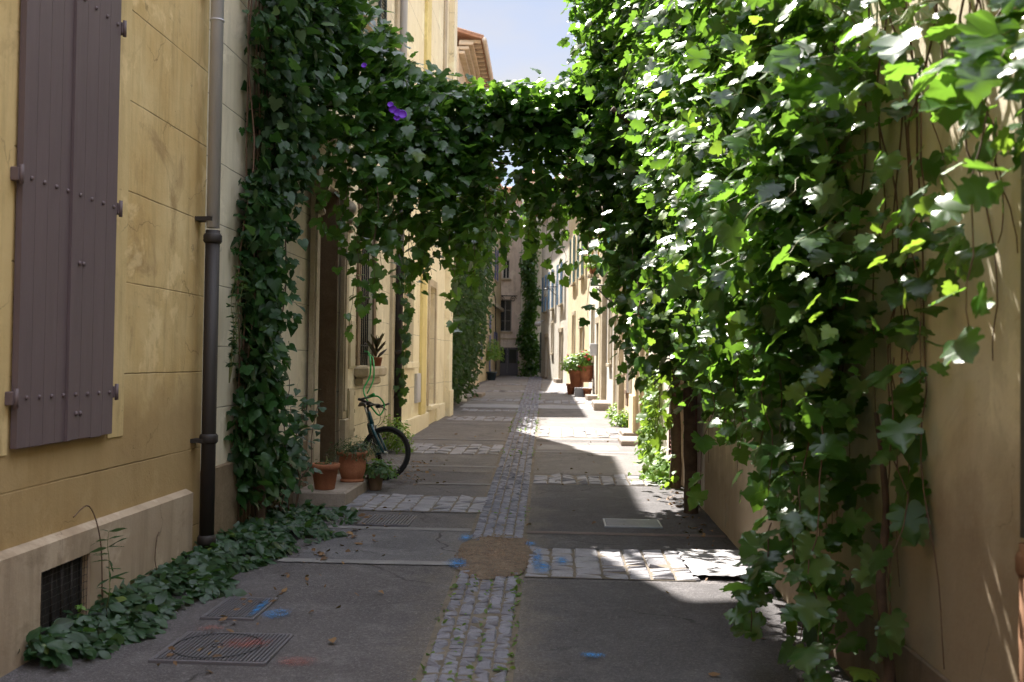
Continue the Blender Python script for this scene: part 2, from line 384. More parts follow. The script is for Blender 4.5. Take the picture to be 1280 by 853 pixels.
def leaves(name, pos, nor, tip, size, kind, mat, parent=None, rnd=None, curl=1.0):
    P, T = TPL[kind]; n = len(pos); k = len(P)
    pos = np.asarray(pos, float); nor = nrm(np.asarray(nor, float)); tip = np.asarray(tip, float)
    tip = tip - (tip * nor).sum(1, keepdims=True) * nor; tip = nrm(tip); sid = np.cross(tip, nor)
    size = np.broadcast_to(np.asarray(size, float), (n,))
    droop = rng.uniform(.05, .4, n) * curl; fold = rng.uniform(-.15, .35, n) * curl; twist = rng.normal(0, .18, n) * curl; wid = rng.uniform(.85, 1.15, n)
    u = P[:, 0][None] * wid[:, None]; v = np.broadcast_to(P[:, 1][None], (n, k))
    z = -droop[:, None] * v ** 2 * .8 + fold[:, None] * np.abs(u) + twist[:, None] * u * v - .25 * u ** 2 + .03 * np.sin(9 * u + 7 * v + rng.uniform(0, 6, n)[:, None])
    V = pos[:, None] + size[:, None, None] * (u[..., None] * sid[:, None] + v[..., None] * tip[:, None] + z[..., None] * nor[:, None])
    V = V.reshape(-1, 3); F = (T[None] + (np.arange(n) * k)[:, None, None]).reshape(-1, 3)
    me = bpy.data.meshes.new(name)
    me.vertices.add(len(V)); me.vertices.foreach_set('co', V.ravel())
    me.loops.add(len(F) * 3); me.loops.foreach_set('vertex_index', F.ravel().astype(np.int32))
    me.polygons.add(len(F)); me.polygons.foreach_set('loop_start', np.arange(0, len(F) * 3, 3, dtype=np.int32))
    me.update(calc_edges=True)
    me.polygons.foreach_set('use_smooth', np.ones(len(F), bool))
    at = me.attributes.new('rnd', 'FLOAT', 'POINT')
    r = rng.random(n) if rnd is None else rnd
    at.data.foreach_set('value', np.repeat(r, k).astype(np.float32))
    uv = me.uv_layers.new(name='UVMap'); UVp = np.stack([P[:, 0] * .8 + .5, P[:, 1] * .7 + .2], 1)
    uv.data.foreach_set('uv', UVp[F.ravel() % k].ravel().astype(np.float32))
    me.update()
    return link(name, me, mat, parent)
def rv(n, s=1.0): return rng.normal(0, s, (n, 3))
def clumped(centers, per, sig, outward, up=.8, out=.5, spread=.45, tipdown=.7):
    n = len(centers) * per; c = np.repeat(centers, per, 0); o = np.repeat(outward, per, 0)
    pos = c + rv(n, 1) * sig
    cl = np.repeat(rv(len(centers), .28), per, 0)
    nor = o * out + np.array([0, 0, up]) + rv(n, spread) + cl
    tip = o * .7 + np.array([0, 0, -tipdown]) + rv(n, .5)
    return pos, nor, tip
def wander(p0, p1, sag, k=14, amp=.05):
    p0 = Vector(p0); p1 = Vector(p1); out = []
    ph = [random.uniform(0, 6) for _ in range(6)]
    for i in range(k + 1):
        t = i / k; p = p0.lerp(p1, t); p.z -= sag * 4 * t * (1 - t)
        e = amp * math.sin(PI * t) if True else amp
        p += Vector((math.sin(t * 7 + ph[0]) + .5 * math.sin(t * 17 + ph[1]), math.sin(t * 8 + ph[2]) + .5 * math.sin(t * 15 + ph[3]), math.sin(t * 9 + ph[4]))) * e
        out.append(p)
    return out

# ------------------------------------------------------------------ ground
CX = lambda Y: -.37 - .0175 * Y
CW = lambda Y: .40 + .006 * Y
mb = MB()
ys = [-40, -10, 0, 4] + [4 + i * 2 for i in range(1, 31)] + [80, 400]
xs = [-250, -12, -4, -2.8, -1, 0, 1, 1.6, 4, 12, 250]
for a, b in zip(ys[:-1], ys[1:]):
    for c, d in zip(xs[:-1], xs[1:]):
        mb.quad((c, a, gz(a)), (d, a, gz(a)), (d, b, gz(b)), (c, b, gz(b)))
tag(mb.build('road', M_ASPH), kind='structure')
def sheet(name, x0, x1, y0, y1, lift, mat, kind='structure', jag=.025, n=26):
    """flat patch of paving with slightly uneven edges"""
    pts = []
    for i in range(n): t = i / n; pts.append((x0 + (x1 - x0) * t, y0 + random.uniform(-jag, jag)))
    for i in range(n): t = i / n; pts.append((x1 + random.uniform(-jag, jag), y0 + (y1 - y0) * t))
    for i in range(n): t = i / n; pts.append((x1 + (x0 - x1) * t, y1 + random.uniform(-jag, jag)))
    for i in range(n): t = i / n; pts.append((x0 + random.uniform(-jag, jag), y1 + (y0 - y1) * t))
    m = MB(); m.add([(x, y, gz(y) + lift) for x, y in pts], [tuple(range(len(pts)))])
    o = m.build(name, mat); return tag(o, kind=kind) if kind else o
# darker and paler asphalt bays, concrete strips
sheet('road_patch', -.20, 1.52, 3.0, 7.2, .004, M_ASPH_DK)
sheet('road_patch', -.28, 1.52, 8.36, 12.3, .004, M_ASPH_DK)
sheet('road_patch', -2.05, -.75, 7.72, 9.05, .004, MATS.setdefault('asphalt_grey', asphalt('asphalt_grey', (.11, .103, .11), (.135, .127, .132), .25)))
sheet('road_patch', -.35, 1.0, 16.6, 17.4, .004, M_CONC)
sheet('concrete_strip', -2.15, -.72, 7.6, 7.73, .008, M_CONC, jag=.008)
sheet('concrete_strip', -2.1, -.78, 9.04, 9.16, .008, M_CONC, jag=.008)
sheet('concrete_strip', -1.7, -.82, 12.1, 12.2, .008, M_CONC, jag=.006)
sheet('concrete_strip', -.28, 1.5, 9.0, 9.12, .008, MATS.setdefault('reddish_concrete', stone('reddish_concrete', (.16, .12, .11), (.11, .085, .08), 1.5)), jag=.01)
for y in (13.9, 18.0, 22.0, 27.5): sheet('concrete_strip', -2.7, CX(y) - .25, y, y + .14, .008, M_CONC, jag=.01)
for y in (16.1, 18.4, 24.0): sheet('concrete_strip', CX(y) + .27, 1.5, y, y + .15, .008, M_CONC, jag=.01)
sheet('concrete_strip', -2.8, 1.4, 27.9, 29.6, .008, MATS.setdefault('pale_concrete', stone('pale_concrete', (.34, .33, .34), (.27, .26, .27), 1.2)), jag=.03)
for y, h in ((33.5, 1.2), (41, 1.6), (48, 2)): sheet('concrete_strip', -2.9, 1.0, y, y + h, .008, M_CONC, jag=.05)
# concrete slabs at the foot of the garden wall
o = sheet('concrete_slab', .98, 1.5, 7.35, 8.3, .035, MATS['pale_concrete'], jag=.015)
# bed under the setts
mb = MB()
Y = 2.5
while Y < 62:
    a, b = Y, min(Y + 1, 62)
    mb.quad((CX(a) - CW(a) / 2 - .03, a, gz(a) + .0042), (CX(a) + CW(a) / 2 + .03, a, gz(a) + .0042), (CX(b) + CW(b) / 2 + .03, b, gz(b) + .0042), (CX(b) - CW(b) / 2 - .03, b, gz(b) + .0042)); Y = b
tag(mb.build('road_channel_bed', M_MORTAR), kind='structure')
def sett(mb, x, y, sx, sy, lift=.012, tilt=.006):
    """one worn stone: chamfered top, a little out of true"""
    z = gz(y); a = random.gauss(0, .03); ca, sa = math.cos(a), math.sin(a); t1, t2 = random.gauss(0, tilt), random.gauss(0, tilt)
    hx, hy = sx / 2, sy / 2; c = min(.012, hx * .35, hy * .35); lf = lift + random.uniform(-.004, .004)
    vs = []
    for k, zz in ((0, -.01), (0, lf - c * .7), (c, lf)):
        for i, j in ((-1, -1), (1, -1), (1, 1), (-1, 1)):
            px, py = i * (hx - k) + random.uniform(-.003, .003), j * (hy - k) + random.uniform(-.002, .002)
            vs.append((x + px * ca - py * sa, y + px * sa + py * ca, z + zz + (i * t1 + j * t2) * (1 if k else .5)))
    fs = [(8, 9, 10, 11)] + [(r * 4 + i, r * 4 + (i + 1) % 4, r * 4 + 4 + (i + 1) % 4, r * 4 + 4 + i) for r in (0, 1) for i in range(4)]
    mb.add(vs, fs)
def in_patch(x, y): return ((x + .49) / .3) ** 2 + ((y - 8.0) / .78) ** 2 < 1
mbc = MB(); mbl = MB()
Y = 2.6
while Y < 60:
    pitch = .068 if Y < 14 else (.085 if Y < 24 else .13)
    ncol = 5
    cw = CW(Y) / ncol
    for k in range(ncol):
        x = CX(Y) - CW(Y) / 2 + cw * (k + .5); yy = Y + random.uniform(-.008, .008) + (k % 2) * pitch * .3
        if in_patch(x, yy): continue
        if random.random() < (.06 if Y > 6 else .14) and k in (2, 3): continue
        sett(mbc, x, yy, cw - .012, pitch - .011)
    Y += pitch
tag(mbc.build('road_channel_setts', M_SETT), kind='structure')
bands = [  # x0, x1, y0, y1, columns pitch, row pitch
    (-2.2, -.72, 10.05, 11.15, .185, .16), (-.24, 1.0, 7.28, 8.32, .18, .115), (-.32, 1.5, 12.3, 13.2, .17, .24),
    (-2.5, -.88, 15.5, 17.1, .2, .45), (-.4, 1.45, 18.9, 21.2, .22, .5), (-2.6, -1.0, 22.7, 24.3, .22, .5), (-2.6, -1.05, 26.2, 27.0, .22, .4),
    (-2.8, -1.2, 31.5, 32.8, .25, .5), (-.7, 1.0, 30.5, 32.5, .25, .5), (-2.8, -1.3, 38, 39.5, .25, .6), (-.8, .8, 37, 39, .25, .6), (-3, -1.4, 45, 47, .3, .8)]
mbb = MB(); mbd = MB()
for x0, x1, y0, y1, cp, rp in bands:
    mbd.quad((x0, y0, gz(y0) + .0065), (x1, y0, gz(y0) + .0065), (x1, y1, gz(y1) + .0065), (x0, y1, gz(y1) + .0065))
    x = x0
    while x < x1 - cp * .6:
        cc = cp * random.uniform(.85, 1.15); y = y0 + random.uniform(0, rp * .2)
        while y < y1 - rp * .4:
            r = rp * random.uniform(.7, 1.2)
            r = min(r, y1 - y); sett(mbb, x + cc / 2, y + r / 2, cc - .018, r - .016, .016); y += r
        x += cc
tag(mbd.build('road_band_bed', M_MORTAR), kind='structure')
tag(mbb.build('road_band_setts', M_SETT_L), kind='structure')
# patch of brown gravel where the channel has been dug up
mb = MB(); n = 36; ring = [1, .8, .55, .3]
vs = []; fs = []
for r in ring:
    for k in range(n):
        a = 2 * PI * k / n; q = r * (1 + .05 * math.sin(3 * a) + .04 * math.sin(7 * a + 1))
        x = -.49 + .31 * q * math.copysign(abs(math.cos(a)) ** .75, math.cos(a)); y = 8.0 + .8 * q * math.copysign(abs(math.sin(a)) ** .75, math.sin(a)); vs.append((x, y, gz(y) + .013 + .022 * (1 - r) ** .5))
vs.append((-.5, 8, gz(8) + .03))
for i in range(3):
    for k in range(n): fs.append((i * n + k, i * n + (k + 1) % n, (i + 1) * n + (k + 1) % n, (i + 1) * n + k))
for k in range(n): fs.append((3 * n + k, 3 * n + (k + 1) % n, 4 * n))
mb.add(vs, fs, True); tag(mb.build('dirt_patch', M_GRAVEL), kind='structure')
def pebbles(name, pts, smin, smax, mat, z=None):
    mb = MB()
    base = [(1, 0, 0), (0, 1, 0), (-1, 0, 0), (0, -1, 0), (0, 0, .8), (0, 0, -.6)]
    for x, y, zz in pts:
        s = random.uniform(smin, smax); a = random.uniform(0, 6.3); sx, sy, sz = random.uniform(.6, 1.2), random.uniform(.6, 1.2), random.uniform(.4, .8)
        vs = [(x + s * (p[0] * sx * math.cos(a) - p[1] * sy * math.sin(a)), y + s * (p[0] * sx * math.sin(a) + p[1] * sy * math.cos(a)), zz + s * p[2] * sz) for p in base]
        mb.add(vs, [(0, 1, 4), (1, 2, 4), (2, 3, 4), (3, 0, 4), (1, 0, 5), (2, 1, 5), (3, 2, 5), (0, 3, 5)])
    o = mb.build(name, mat); return o
pp = []
while len(pp) < 2600:
    a, b = random.gauss(0, .5), random.gauss(0, .5)
    if a * a + b * b < 1.15: pp.append((-.49 + .31 * a, 8 + .8 * b, gz(8 + .8 * b) + .018 + .012 * max(0, 1 - a * a - b * b)))
tag(pebbles('gravel', pp, .004, .013, MATS.setdefault('gravel_stone', stone('gravel_stone', (.33, .23, .16), (.1, .06, .04), 14))), 'brown gravel filling the dug up patch of the cobbled channel', 'gravel', kind='stuff')
# grit along the channel
pp = [(CX(y) + random.choice((-1, 1)) * (CW(y) / 2 + abs(random.gauss(0, .06))), y, gz(y) + .006) for y in (random.uniform(3, 30) for _ in range(1500))]
pp += [(random.uniform(-2.6, 1.5), y, gz(y) + .009) for y in (random.uniform(3, 25) for _ in range(500))]
tag(pebbles('road_grit', pp, .002, .006, M_MORTAR), 'fine pale grit scattered over the asphalt and along the cobbles', 'grit', kind='stuff')
# blue survey paint on the road
def spray(name, c, dens=.5):
    m, nt, bs = mat_new(name); v = objv(nt); bs.inputs['Base Color'].default_value = (*c, 1); bs.inputs['Roughness'].default_value = .7
    uv = N(nt, 'ShaderNodeTexCoord').outputs['UV']; vm = N(nt, 'ShaderNodeVectorMath', operation='DISTANCE'); L(nt, uv, vm.inputs[0]); vm.inputs[1].default_value = (.5, .5, 0)
    edge = math_(nt, 'SUBTRACT', .5, vm.outputs['Value'])
    a = math_(nt, 'MULTIPLY', rng_(nt, edge, 0, .35), rng_(nt, noise(nt, v, 22, 7, .8), .38, .62))
    L(nt, math_(nt, 'MULTIPLY', a, dens * 2), bs.inputs['Alpha']); return m
M_BLUE = spray('blue_paint', (.02, .2, .5), .42); M_RED = spray('red_paint', (.4, .08, .05), .22)
def blob(x, y, rx, ry, mat, name='road_marking', lift=.024):
    me = bpy.data.meshes.new(name)
    me.from_pydata([(x - rx, y - ry, gz(y - ry) + lift), (x + rx, y - ry, gz(y - ry) + lift), (x + rx, y + ry, gz(y + ry) + lift), (x - rx, y + ry, gz(y + ry) + lift)], [], [(0, 1, 2, 3)])
    uv = me.uv_layers.new(name='UVMap')
    for i, q in enumerate(((0, 0), (1, 0), (1, 1), (0, 1))): uv.data[i].uv = q
    return tag(link(name, me, mat), kind='structure')
for px, py, rx, ry in ((582, 675, .08, .22), (573, 707, .11, .22), (671, 703, .05, .55), (679, 713, .07, .25), (663, 683, .06, .15), (702, 705, .06, .2), (741, 824, .08, .06)):
    q = gp(px, py); blob(q.x, q.y, rx, ry, M_BLUE)
M_ASPM = asphalt('asphalt_mid_lit', (.115, .103, .1), (.15, .135, .13), .3); M_ASPF = asphalt('asphalt_far_lit', (.19, .17, .165), (.24, .22, .21), .2)  # far asphalt paler, with light bounced off the sunlit facades put into its colour
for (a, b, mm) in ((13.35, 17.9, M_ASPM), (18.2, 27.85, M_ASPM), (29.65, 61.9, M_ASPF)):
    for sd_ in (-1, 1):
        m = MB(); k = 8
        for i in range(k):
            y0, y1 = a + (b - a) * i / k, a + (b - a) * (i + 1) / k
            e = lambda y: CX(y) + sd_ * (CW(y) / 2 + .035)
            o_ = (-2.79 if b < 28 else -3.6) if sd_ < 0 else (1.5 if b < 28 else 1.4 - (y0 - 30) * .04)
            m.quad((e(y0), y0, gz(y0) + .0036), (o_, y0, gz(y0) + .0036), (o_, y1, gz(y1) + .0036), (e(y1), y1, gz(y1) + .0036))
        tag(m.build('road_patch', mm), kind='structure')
# metal covers and grates
def slotted(name, x0, x1, y0, y1, n, along, label, cat, mat, circle=False, blue=None):
    root = empty(name, ((x0 + x1) / 2, (y0 + y1) / 2, gz(y0)), label, cat)
    mb = MB(); z = gz((y0 + y1) / 2)
    f = .018
    sl = lambda y: gz(y) - z
    for a in ((x0, x1, y0, y0 + f), (x0, x1, y1 - f, y1), (x0, x0 + f, y0 + f, y1 - f), (x1 - f, x1, y0 + f, y1 - f)): mb.box(*a, z - .03, z + .014, .003)
    mb.build('frame', mat, root)
    mb = MB(); mb.box(x0 + f, x1 - f, y0 + f, y1 - f, z - .03, z + .009); mb.build('recess', M_SLOT, root); mb = MB()
    wb = (.0055 if along == 'x' else (x1 - x0) / n * .27)
    for i in range(n):
        t = (i + .5) / n
        if along == 'x': mb.box(x0 + f + .004, x1 - f - .004, y0 + f + (y1 - y0 - 2 * f) * t - wb, y0 + f + (y1 - y0 - 2 * f) * t + wb, z + .009, z + .0155)
        else: mb.box(x0 + f + (x1 - x0 - 2 * f) * t - wb, x0 + f + (x1 - x0 - 2 * f) * t + wb, y0 + f + .004, y1 - f - .004, z + .009, z + .0155)
    mb.build('grille' if not circle else 'plate', mat, root)
    if circle:
        c = ((x0 + x1) / 2 - .04, (y0 + y1) / 2, z + .0155); rr = min(x1 - x0, y1 - y0) * .42
        mb = MB(); mb.torus(c, rr, .004, 56, 6, 'z'); mb.torus(c, .03, .003, 16, 5, 'z'); mb.build('lid_ring', M_SLOT, root)
    return root
M_SLOT = plain('slot_dark', (.02, .02, .022), .8)
M_GRATE = paint('road_iron', (.14, .13, .145), .55, .5, .3, grain=False, wearc=(.22, .2, .2))
slotted('manhole_cover', -2.12, -1.5, 5.14, 5.7, 26, 'y', 'square iron manhole cover with a round lid beside the creeping leaves', 'manhole cover', M_GRATE, True)
slotted('drain_grate', -2.15, -1.82, 5.97, 6.5, 15, 'y', 'small slotted drain grate crossed by a stripe of blue paint', 'drain grate', M_GRATE)
slotted('drain_grate', -1.86, -1.38, 9.22, 9.82, 14, 'y', 'slotted drain grate lying just below the cobbled band near the doorstep', 'drain grate', M_GRATE)
slotted('access_cover', .44, .98, 9.4, 9.86, 13, 'x', 'pale metal access cover in the asphalt on the shaded right side', 'access cover', paint('pale_steel', (.28, .3, .34), .4, .4, .6, grain=False))
blob(-1.86, 6.22, .035, .26, M_BLUE, lift=.02); blob(-1.72, 6.12, .1, .14, M_BLUE, lift=.012)
blob(-1.7, 5.46, .16, .12, M_RED, lift=.024); blob(-2.0, 5.74, .1, .06, M_RED, lift=.02); blob(-1.35, 5.2, .12, .1, M_RED, lift=.012)

# ------------------------------------------------------------------ houses
def house(name, A, B, side, z1, mat, ops, label, group=None, depth=6.0, reveal=.28, z0=-.6, extra_depth=None):
    F = Face(A, B, side); root = empty(name, F.p(F.L / 2, gz((A[1] + B[1]) / 2), 0), label, 'house', group)
    us = sorted({0, F.L, *[o[0] for o in ops], *[o[1] for o in ops]}); zs = sorted({z0, z1, *[o[2] for o in ops], *[o[3] for o in ops]})
    mb = MB()
    for a, b in zip(us[:-1], us[1:]):
        for c, d in zip(zs[:-1], zs[1:]):
            um, zm = (a + b) / 2, (c + d) / 2
            if any(o[0] < um < o[1] and o[2] < zm < o[3] for o in ops): continue
            mb.quad(F.p(a, c, 0), F.p(b, c, 0), F.p(b, d, 0), F.p(a, d, 0))
    for o in ops:
        a, b, c, d = o[:4]
        for (p, q) in (((a, c), (b, c)), ((b, c), (b, d)), ((b, d), (a, d)), ((a, d), (a, c))):
            mb.quad(F.p(p[0], p[1], 0), F.p(q[0], q[1], 0), F.p(q[0], q[1], -reveal), F.p(p[0], p[1], -reveal))
    D = -depth
    mb.quad(F.p(0, z0, 0), F.p(0, z1, 0), F.p(0, z1, D), F.p(0, z0, D)); mb.quad(F.p(F.L, z0, 0), F.p(F.L, z1, 0), F.p(F.L, z1, D), F.p(F.L, z0, D))
    mb.quad(F.p(0, z0, D), F.p(F.L, z0, D), F.p(F.L, z1, D), F.p(0, z1, D)); mb.quad(F.p(0, z1, 0), F.p(F.L, z1, 0), F.p(F.L, z1, D), F.p(0, z1, D))
    me = mb.build('wall', mat, root)
    return F, root
def roof(F, root, z, over=.5, depth=6.0, rise=.28, mat=None, tiles=True):
    """low tiled pitch with an overhanging eave"""
    mb = MB(); u0, u1 = -.04, F.L + .04
    for (d0, d1, za, zb) in ((over, -depth / 2, z, z + (depth / 2 + over) * rise), (-depth / 2, -depth, z + (depth / 2 + over) * rise, z + over * rise)):
        mb.hexa([F.p(u0, za, d0), F.p(u1, za, d0), F.p(u1, zb, d1), F.p(u0, zb, d1), F.p(u0, za + .06, d0), F.p(u1, za + .06, d0), F.p(u1, zb + .06, d1), F.p(u0, zb + .06, d1)])
    if tiles:
        k = int((u1 - u0) / .22)
        for i in range(k + 1):
            u = u0 + .1 + i * (u1 - u0 - .2) / max(1, k)
            mb.tube([F.p(u, z + .07, over + .03), F.p(u, z + (depth / 2 + over) * rise + .08, -depth / 2)], [.085, .085], 7)
    o = mb.build('roof', mat or M_TERRA2, root)
    return o
def shutter(F, root, u0, u1, z0, z1, mat, d=.012, th=.04, louvre=True, label=None):
    mb = MB()
    if louvre:
        s = .06
        for a in ((u0, u0 + s, z0, z1), (u1 - s, u1, z0, z1), (u0 + s, u1 - s, z0, z0 + s), (u0 + s, u1 - s, z1 - s, z1), (u0 + s, u1 - s, (z0 + z1) / 2 - s / 2, (z0 + z1) / 2 + s / 2)): F.box(mb, *a, d, d + th)
        z = z0 + s + .02
        while z < z1 - s - .02:
            mb.hexa([F.p(u0 + s, z, d + .028), F.p(u1 - s, z, d + .028), F.p(u1 - s, z + .03, d + .005), F.p(u0 + s, z + .03, d + .005),
                     F.p(u0 + s, z + .008, d + .034), F.p(u1 - s, z + .008, d + .034), F.p(u1 - s, z + .038, d + .011), F.p(u0 + s, z + .038, d + .011)]); z += .055
    else:
        k = max(2, int(round((u1 - u0) / .16))); wv = (u1 - u0) / k
        for i in range(k): F.box(mb, u0 + i * wv + .002, u0 + (i + 1) * wv - .002, z0, z1, d, d + th * .7, .004)
        for z in (z0 + .25, z1 - .3): F.box(mb, u0 + .02, u1 - .02, z, z + .09, d + th * .7 + .001, d + th + .012, .004)
    o = mb.build('shutter', mat, root)
    if label: o['label'] = label
    return o
def window(F, root, u0, u1, z0, z1, mf=None, glass=None, set_in=.16, sill=.09, sillmat=None, bars=2, surround=None, name='window'):
    mb = MB(); f = .055; d0, d1 = -set_in - .05, -set_in; mf = mf or M_WHITE
    for a in ((u0, u0 + f, z0, z1), (u1 - f, u1, z0, z1), (u0 + f, u1 - f, z0, z0 + f), (u0 + f, u1 - f, z1 - f, z1)): F.box(mb, *a, d0, d1)
    um = (u0 + u1) / 2; F.box(mb, um - .03, um + .03, z0 + f, z1 - f, d0, d1 + .01)
    for i in range(bars):
        z = z0 + (z1 - z0) * (i + 1) / (bars + 1); F.box(mb, u0 + f, um - .03, z - .012, z + .012, d0, d1 - .005); F.box(mb, um + .03, u1 - f, z - .012, z + .012, d0, d1 - .005)
    wn = mb.build(name, mf, root)
    mb = MB(); F.box(mb, u0 + f * .5, u1 - f * .5, z0 + f * .5, z1 - f * .5, d0 + .012, d0 + .022); mb.build('pane', glass or M_GLASS, wn)
    if sill:
        mb = MB(); F.box(mb, u0 - .1, u1 + .1, z0 - .1, z0 - .003, -.05, sill, .012); mb.build('sill', sillmat or M_STONE, wn)
    if surround:
        mb = MB(); s = .16
        F.box(mb, u0 - s, u0 - .002, z0, z1 + s, .002, .035, .006); F.box(mb, u1 + .002, u1 + s, z0, z1 + s, .002, .035, .006); F.box(mb, u0 - .001, u1 + .001, z1 + .002, z1 + s, .002, .034, .006)
        mb.build('surround', surround, wn)
    return wn
def door(F, root, u0, u1, z0, z1, mat, surround=None, step=None, set_in=.2, handle=True, s=.17):
    mb = MB(); F.box(mb, u0 + .002, u1 - .002, z0, z1, -set_in - .06, -set_in, .004)
    h = z1 - z0; w_ = u1 - u0
    for a, b in ((.08, .38), (.46, .9)):
        for c, d in ((.1, .46), (.54, .9)): F.box(mb, u0 + w_ * c, u0 + w_ * d, z0 + h * a, z0 + h * b, -set_in - .01, -set_in + .015, .008)
    dr = mb.build('door', mat, root)
    mb = MB(); F.lathe(mb, u0 + w_ * .47, z0 + 1.02, -set_in, [(.012, 0), (.012, .04), (.03, .045), (.03, .065), (.015, .08)], 12); mb.build('handle', M_WROUGHT, dr)
    if surround:
        mb = MB(); F.box(mb, u0 - s, u0 - .002, z0, z1, .002, .05, .008); F.box(mb, u1 + .002, u1 + s, z0, z1, .002, .05, .008); F.box(mb, u0 - s - .03, u1 + s + .03, z1 + .002, z1 + .22, .002, .09, .01)
        mb.build('door_surround', surround, root)
    if step:
        mb = MB(); F.box(mb, u0 - .15, u1 + .15, z0 - .4, z0, .003, step, .015); mb.build('doorstep', M_STEP, root)
    return dr
def band(F, root, z0, z1, d, mat, name='string_course', u0=None, u1=None):
    mb = MB(); F.box(mb, 0 if u0 is None else u0, F.L if u1 is None else u1, z0, z1, .002, d, .012); return mb.build(name, mat, root)
def pipe(F, u, z0, z1, label, mat, r=.05, d=.09, group=None, low=None, lowz=1.8):
    root = empty('downpipe', F.p(u, z0, d), label, 'downpipe', group)
    if low:
        mb = MB(); mb.tube([F.p(u, lowz, d), F.p(u, z1, d)], r, 12)
        for z in (lowz + 1.6, lowz + 3.4): mb.tube([F.p(u, z, d), F.p(u, z + .012, d)], r * 1.12, 12)
        mb.build('upper_pipe', mat, root)
        mb = MB(); mb.tube([F.p(u, z0, d), F.p(u, lowz - .02, d)], r * 1.1, 12)
        for z in (lowz - .12, z0 + (lowz - z0) * .35, z0 + .12): mb.tube([F.p(u, z, d), F.p(u, z + .015, d), F.p(u, z + .06, d), F.p(u, z + .075, d)], [r * 1.2, r * 1.42, r * 1.42, r * 1.2], 12)
        mb.build('lower_pipe', low, root)
    else:
        mb = MB(); mb.tube([F.p(u, z0, d), F.p(u, z1, d)], r, 10)
        z = z0 + 1.9
        while z < z1: mb.tube([F.p(u, z, d), F.p(u, z + .03, d)], r * 1.2, 10); z += 2.0
        mb.build('pipe', mat, root)
    for z in (z0 + .9, z0 + 2.6, z0 + 4.4):
        if z < z1: mb = MB(); F.box(mb, u - r * 1.3, u + r * 1.3, z, z + .03, 0, d + .01); mb.build('bracket', M_IRON, root)
    return root

# --- L1: near yellow house, X = -2.80
XL = -2.80
P_YEL = plaster('yellow_ashlar', (.7, .53, .27), (.58, .39, .16), (.34, .22, .1), .75, course=(.215, .59), low=1.15)
P_PLINTH = plaster('plinth_render', (.46, .36, .26), (.38, .28, .19), (.14, .095, .055), .5)
F1, h1 = house('yellow_house', (XL, -6), (XL, 7.72), 1, 7.2, P_YEL, [], 'near yellow plastered house with incised courses and a closed mauve shutter')
u = lambda y: y + 6
# plinth with slanted top, pierced by the cellar vent
mb = MB(); zt = .505; va, vb, vz0, vz1 = u(5.22), u(5.78), -.03, .345
for a, b, c, d in ((0, va, -.6, .46), (vb, u(7.42), -.6, .46), (va, vb, -.6, vz0), (va, vb, vz1, .46)): F1.box(mb, a, b, c, d, .002, .06)
mb.hexa([F1.p(0, .46, .002), F1.p(0, .46, .06), F1.p(u(7.42), .46, .06), F1.p(u(7.42), .46, .002), F1.p(0, .512, .002), F1.p(0, .484, .06), F1.p(u(7.42), .484, .06), F1.p(u(7.42), .512, .002)])
mb.build('plinth', P_PLINTH, h1)
mb = MB(); F1.box(mb, va, vb, vz0, vz1, .003, .012)
vt = mb.build('vent', plain('vent_dark', (.02, .017, .015), .9), h1)
mb = MB()
for i in range(5): uu = va + (vb - va) * (i + .5) / 5; mb.tube([F1.p(uu, vz0, .03), F1.p(uu, vz1, .03)], .007, 6)
mb.build('bar', M_IRON, vt)
mb = MB()
nn = 14
for i in range(nn + 1):
    uu = va + (vb - va) * i / nn; mb.tube([F1.p(uu, vz0, .042), F1.p(uu, vz1, .042)], .0016, 4, False)
for i in range(10): zz = vz0 + (vz1 - vz0) * i / 9; mb.tube([F1.p(va, zz, .042), F1.p(vb, zz, .042)], .0016, 4, False)
mb.build('mesh_screen', M_IRON, vt)
# smooth raised band round the window and the closed shutters
mb = MB(); s0, s1, sz0, sz1 = u(4.97), u(6.06), 1.02, 3.98
for a in ((s0 - .2, s0 - .02, sz0 - .03, sz1 + .2), (s1 + .02, s1 + .24, sz0 - .03, sz1 + .2)): F1.box(mb, *a, .002, .008, .003)
mb.build('window_band', plaster('yellow_band', (.67, .5, .25), (.58, .42, .19), (.24, .14, .055), .35), h1)
M_SHUT = paint('mauve_paint', (.135, .095, .10), .6, .55, wearc=(.21, .16, .165))
sm = (s0 + s1) / 2 - .03
for k, (a, b) in enumerate(((s0, sm - .004), (sm + .004, s1))):
    mb = MB(); n = 4; wv = (b - a) / n
    for i in range(n): F1.box(mb, a + i * wv + .0015, a + (i + 1) * wv - .0015, sz0 + random.uniform(-.004, .004), sz1, .012, .045, .004)
    sh = mb.build('shutter', M_SHUT, h1)
    rv_ = [(a + (b - a) * (i + .5) / 4 + .02, z, .013) for z in (1.28, 2.42, 3.55) for i in range(4)]
    if k == 1: rv_ += [(a + q, z, .015) for z in (1.17, 2.03) for q in (.1, .15)]
    for (uu, z, r) in rv_:
        F1.lathe(mb := MB(), uu, z, .045, [(r, 0), (r * .92, r * .4), (r * .55, r * .8), (.001, r * .92)], 10); mb.build('rivet', M_SHUT, sh)
    e = s0 - .055 if k == 0 else s1 + .005
    for z in (1.28, 2.42, 3.55):
        mb = MB(); F1.box(mb, e, e + .05, z - .035, z + .035, .01, .05, .004); mb.tube([F1.p(e + .025, z - .05, .055), F1.p(e + .025, z + .05, .055)], .012, 8); mb.build('hinge', M_SHUT, sh)
mb = MB(); F1.box(mb, sm - .022, sm + .018, sz0, sz1, .046, .062, .004); mb.build('cover_strip', M_SHUT, h1)
roof(F1, h1, 7.2, .3)
# downpipe between the yellow and the cream house
pipe(F1, u(7.56), -.05, 11, 'tall drainpipe between the yellow and cream walls, zinc above black iron', M_ZINC, .05, .12, low=M_IRON, lowz=2.5)

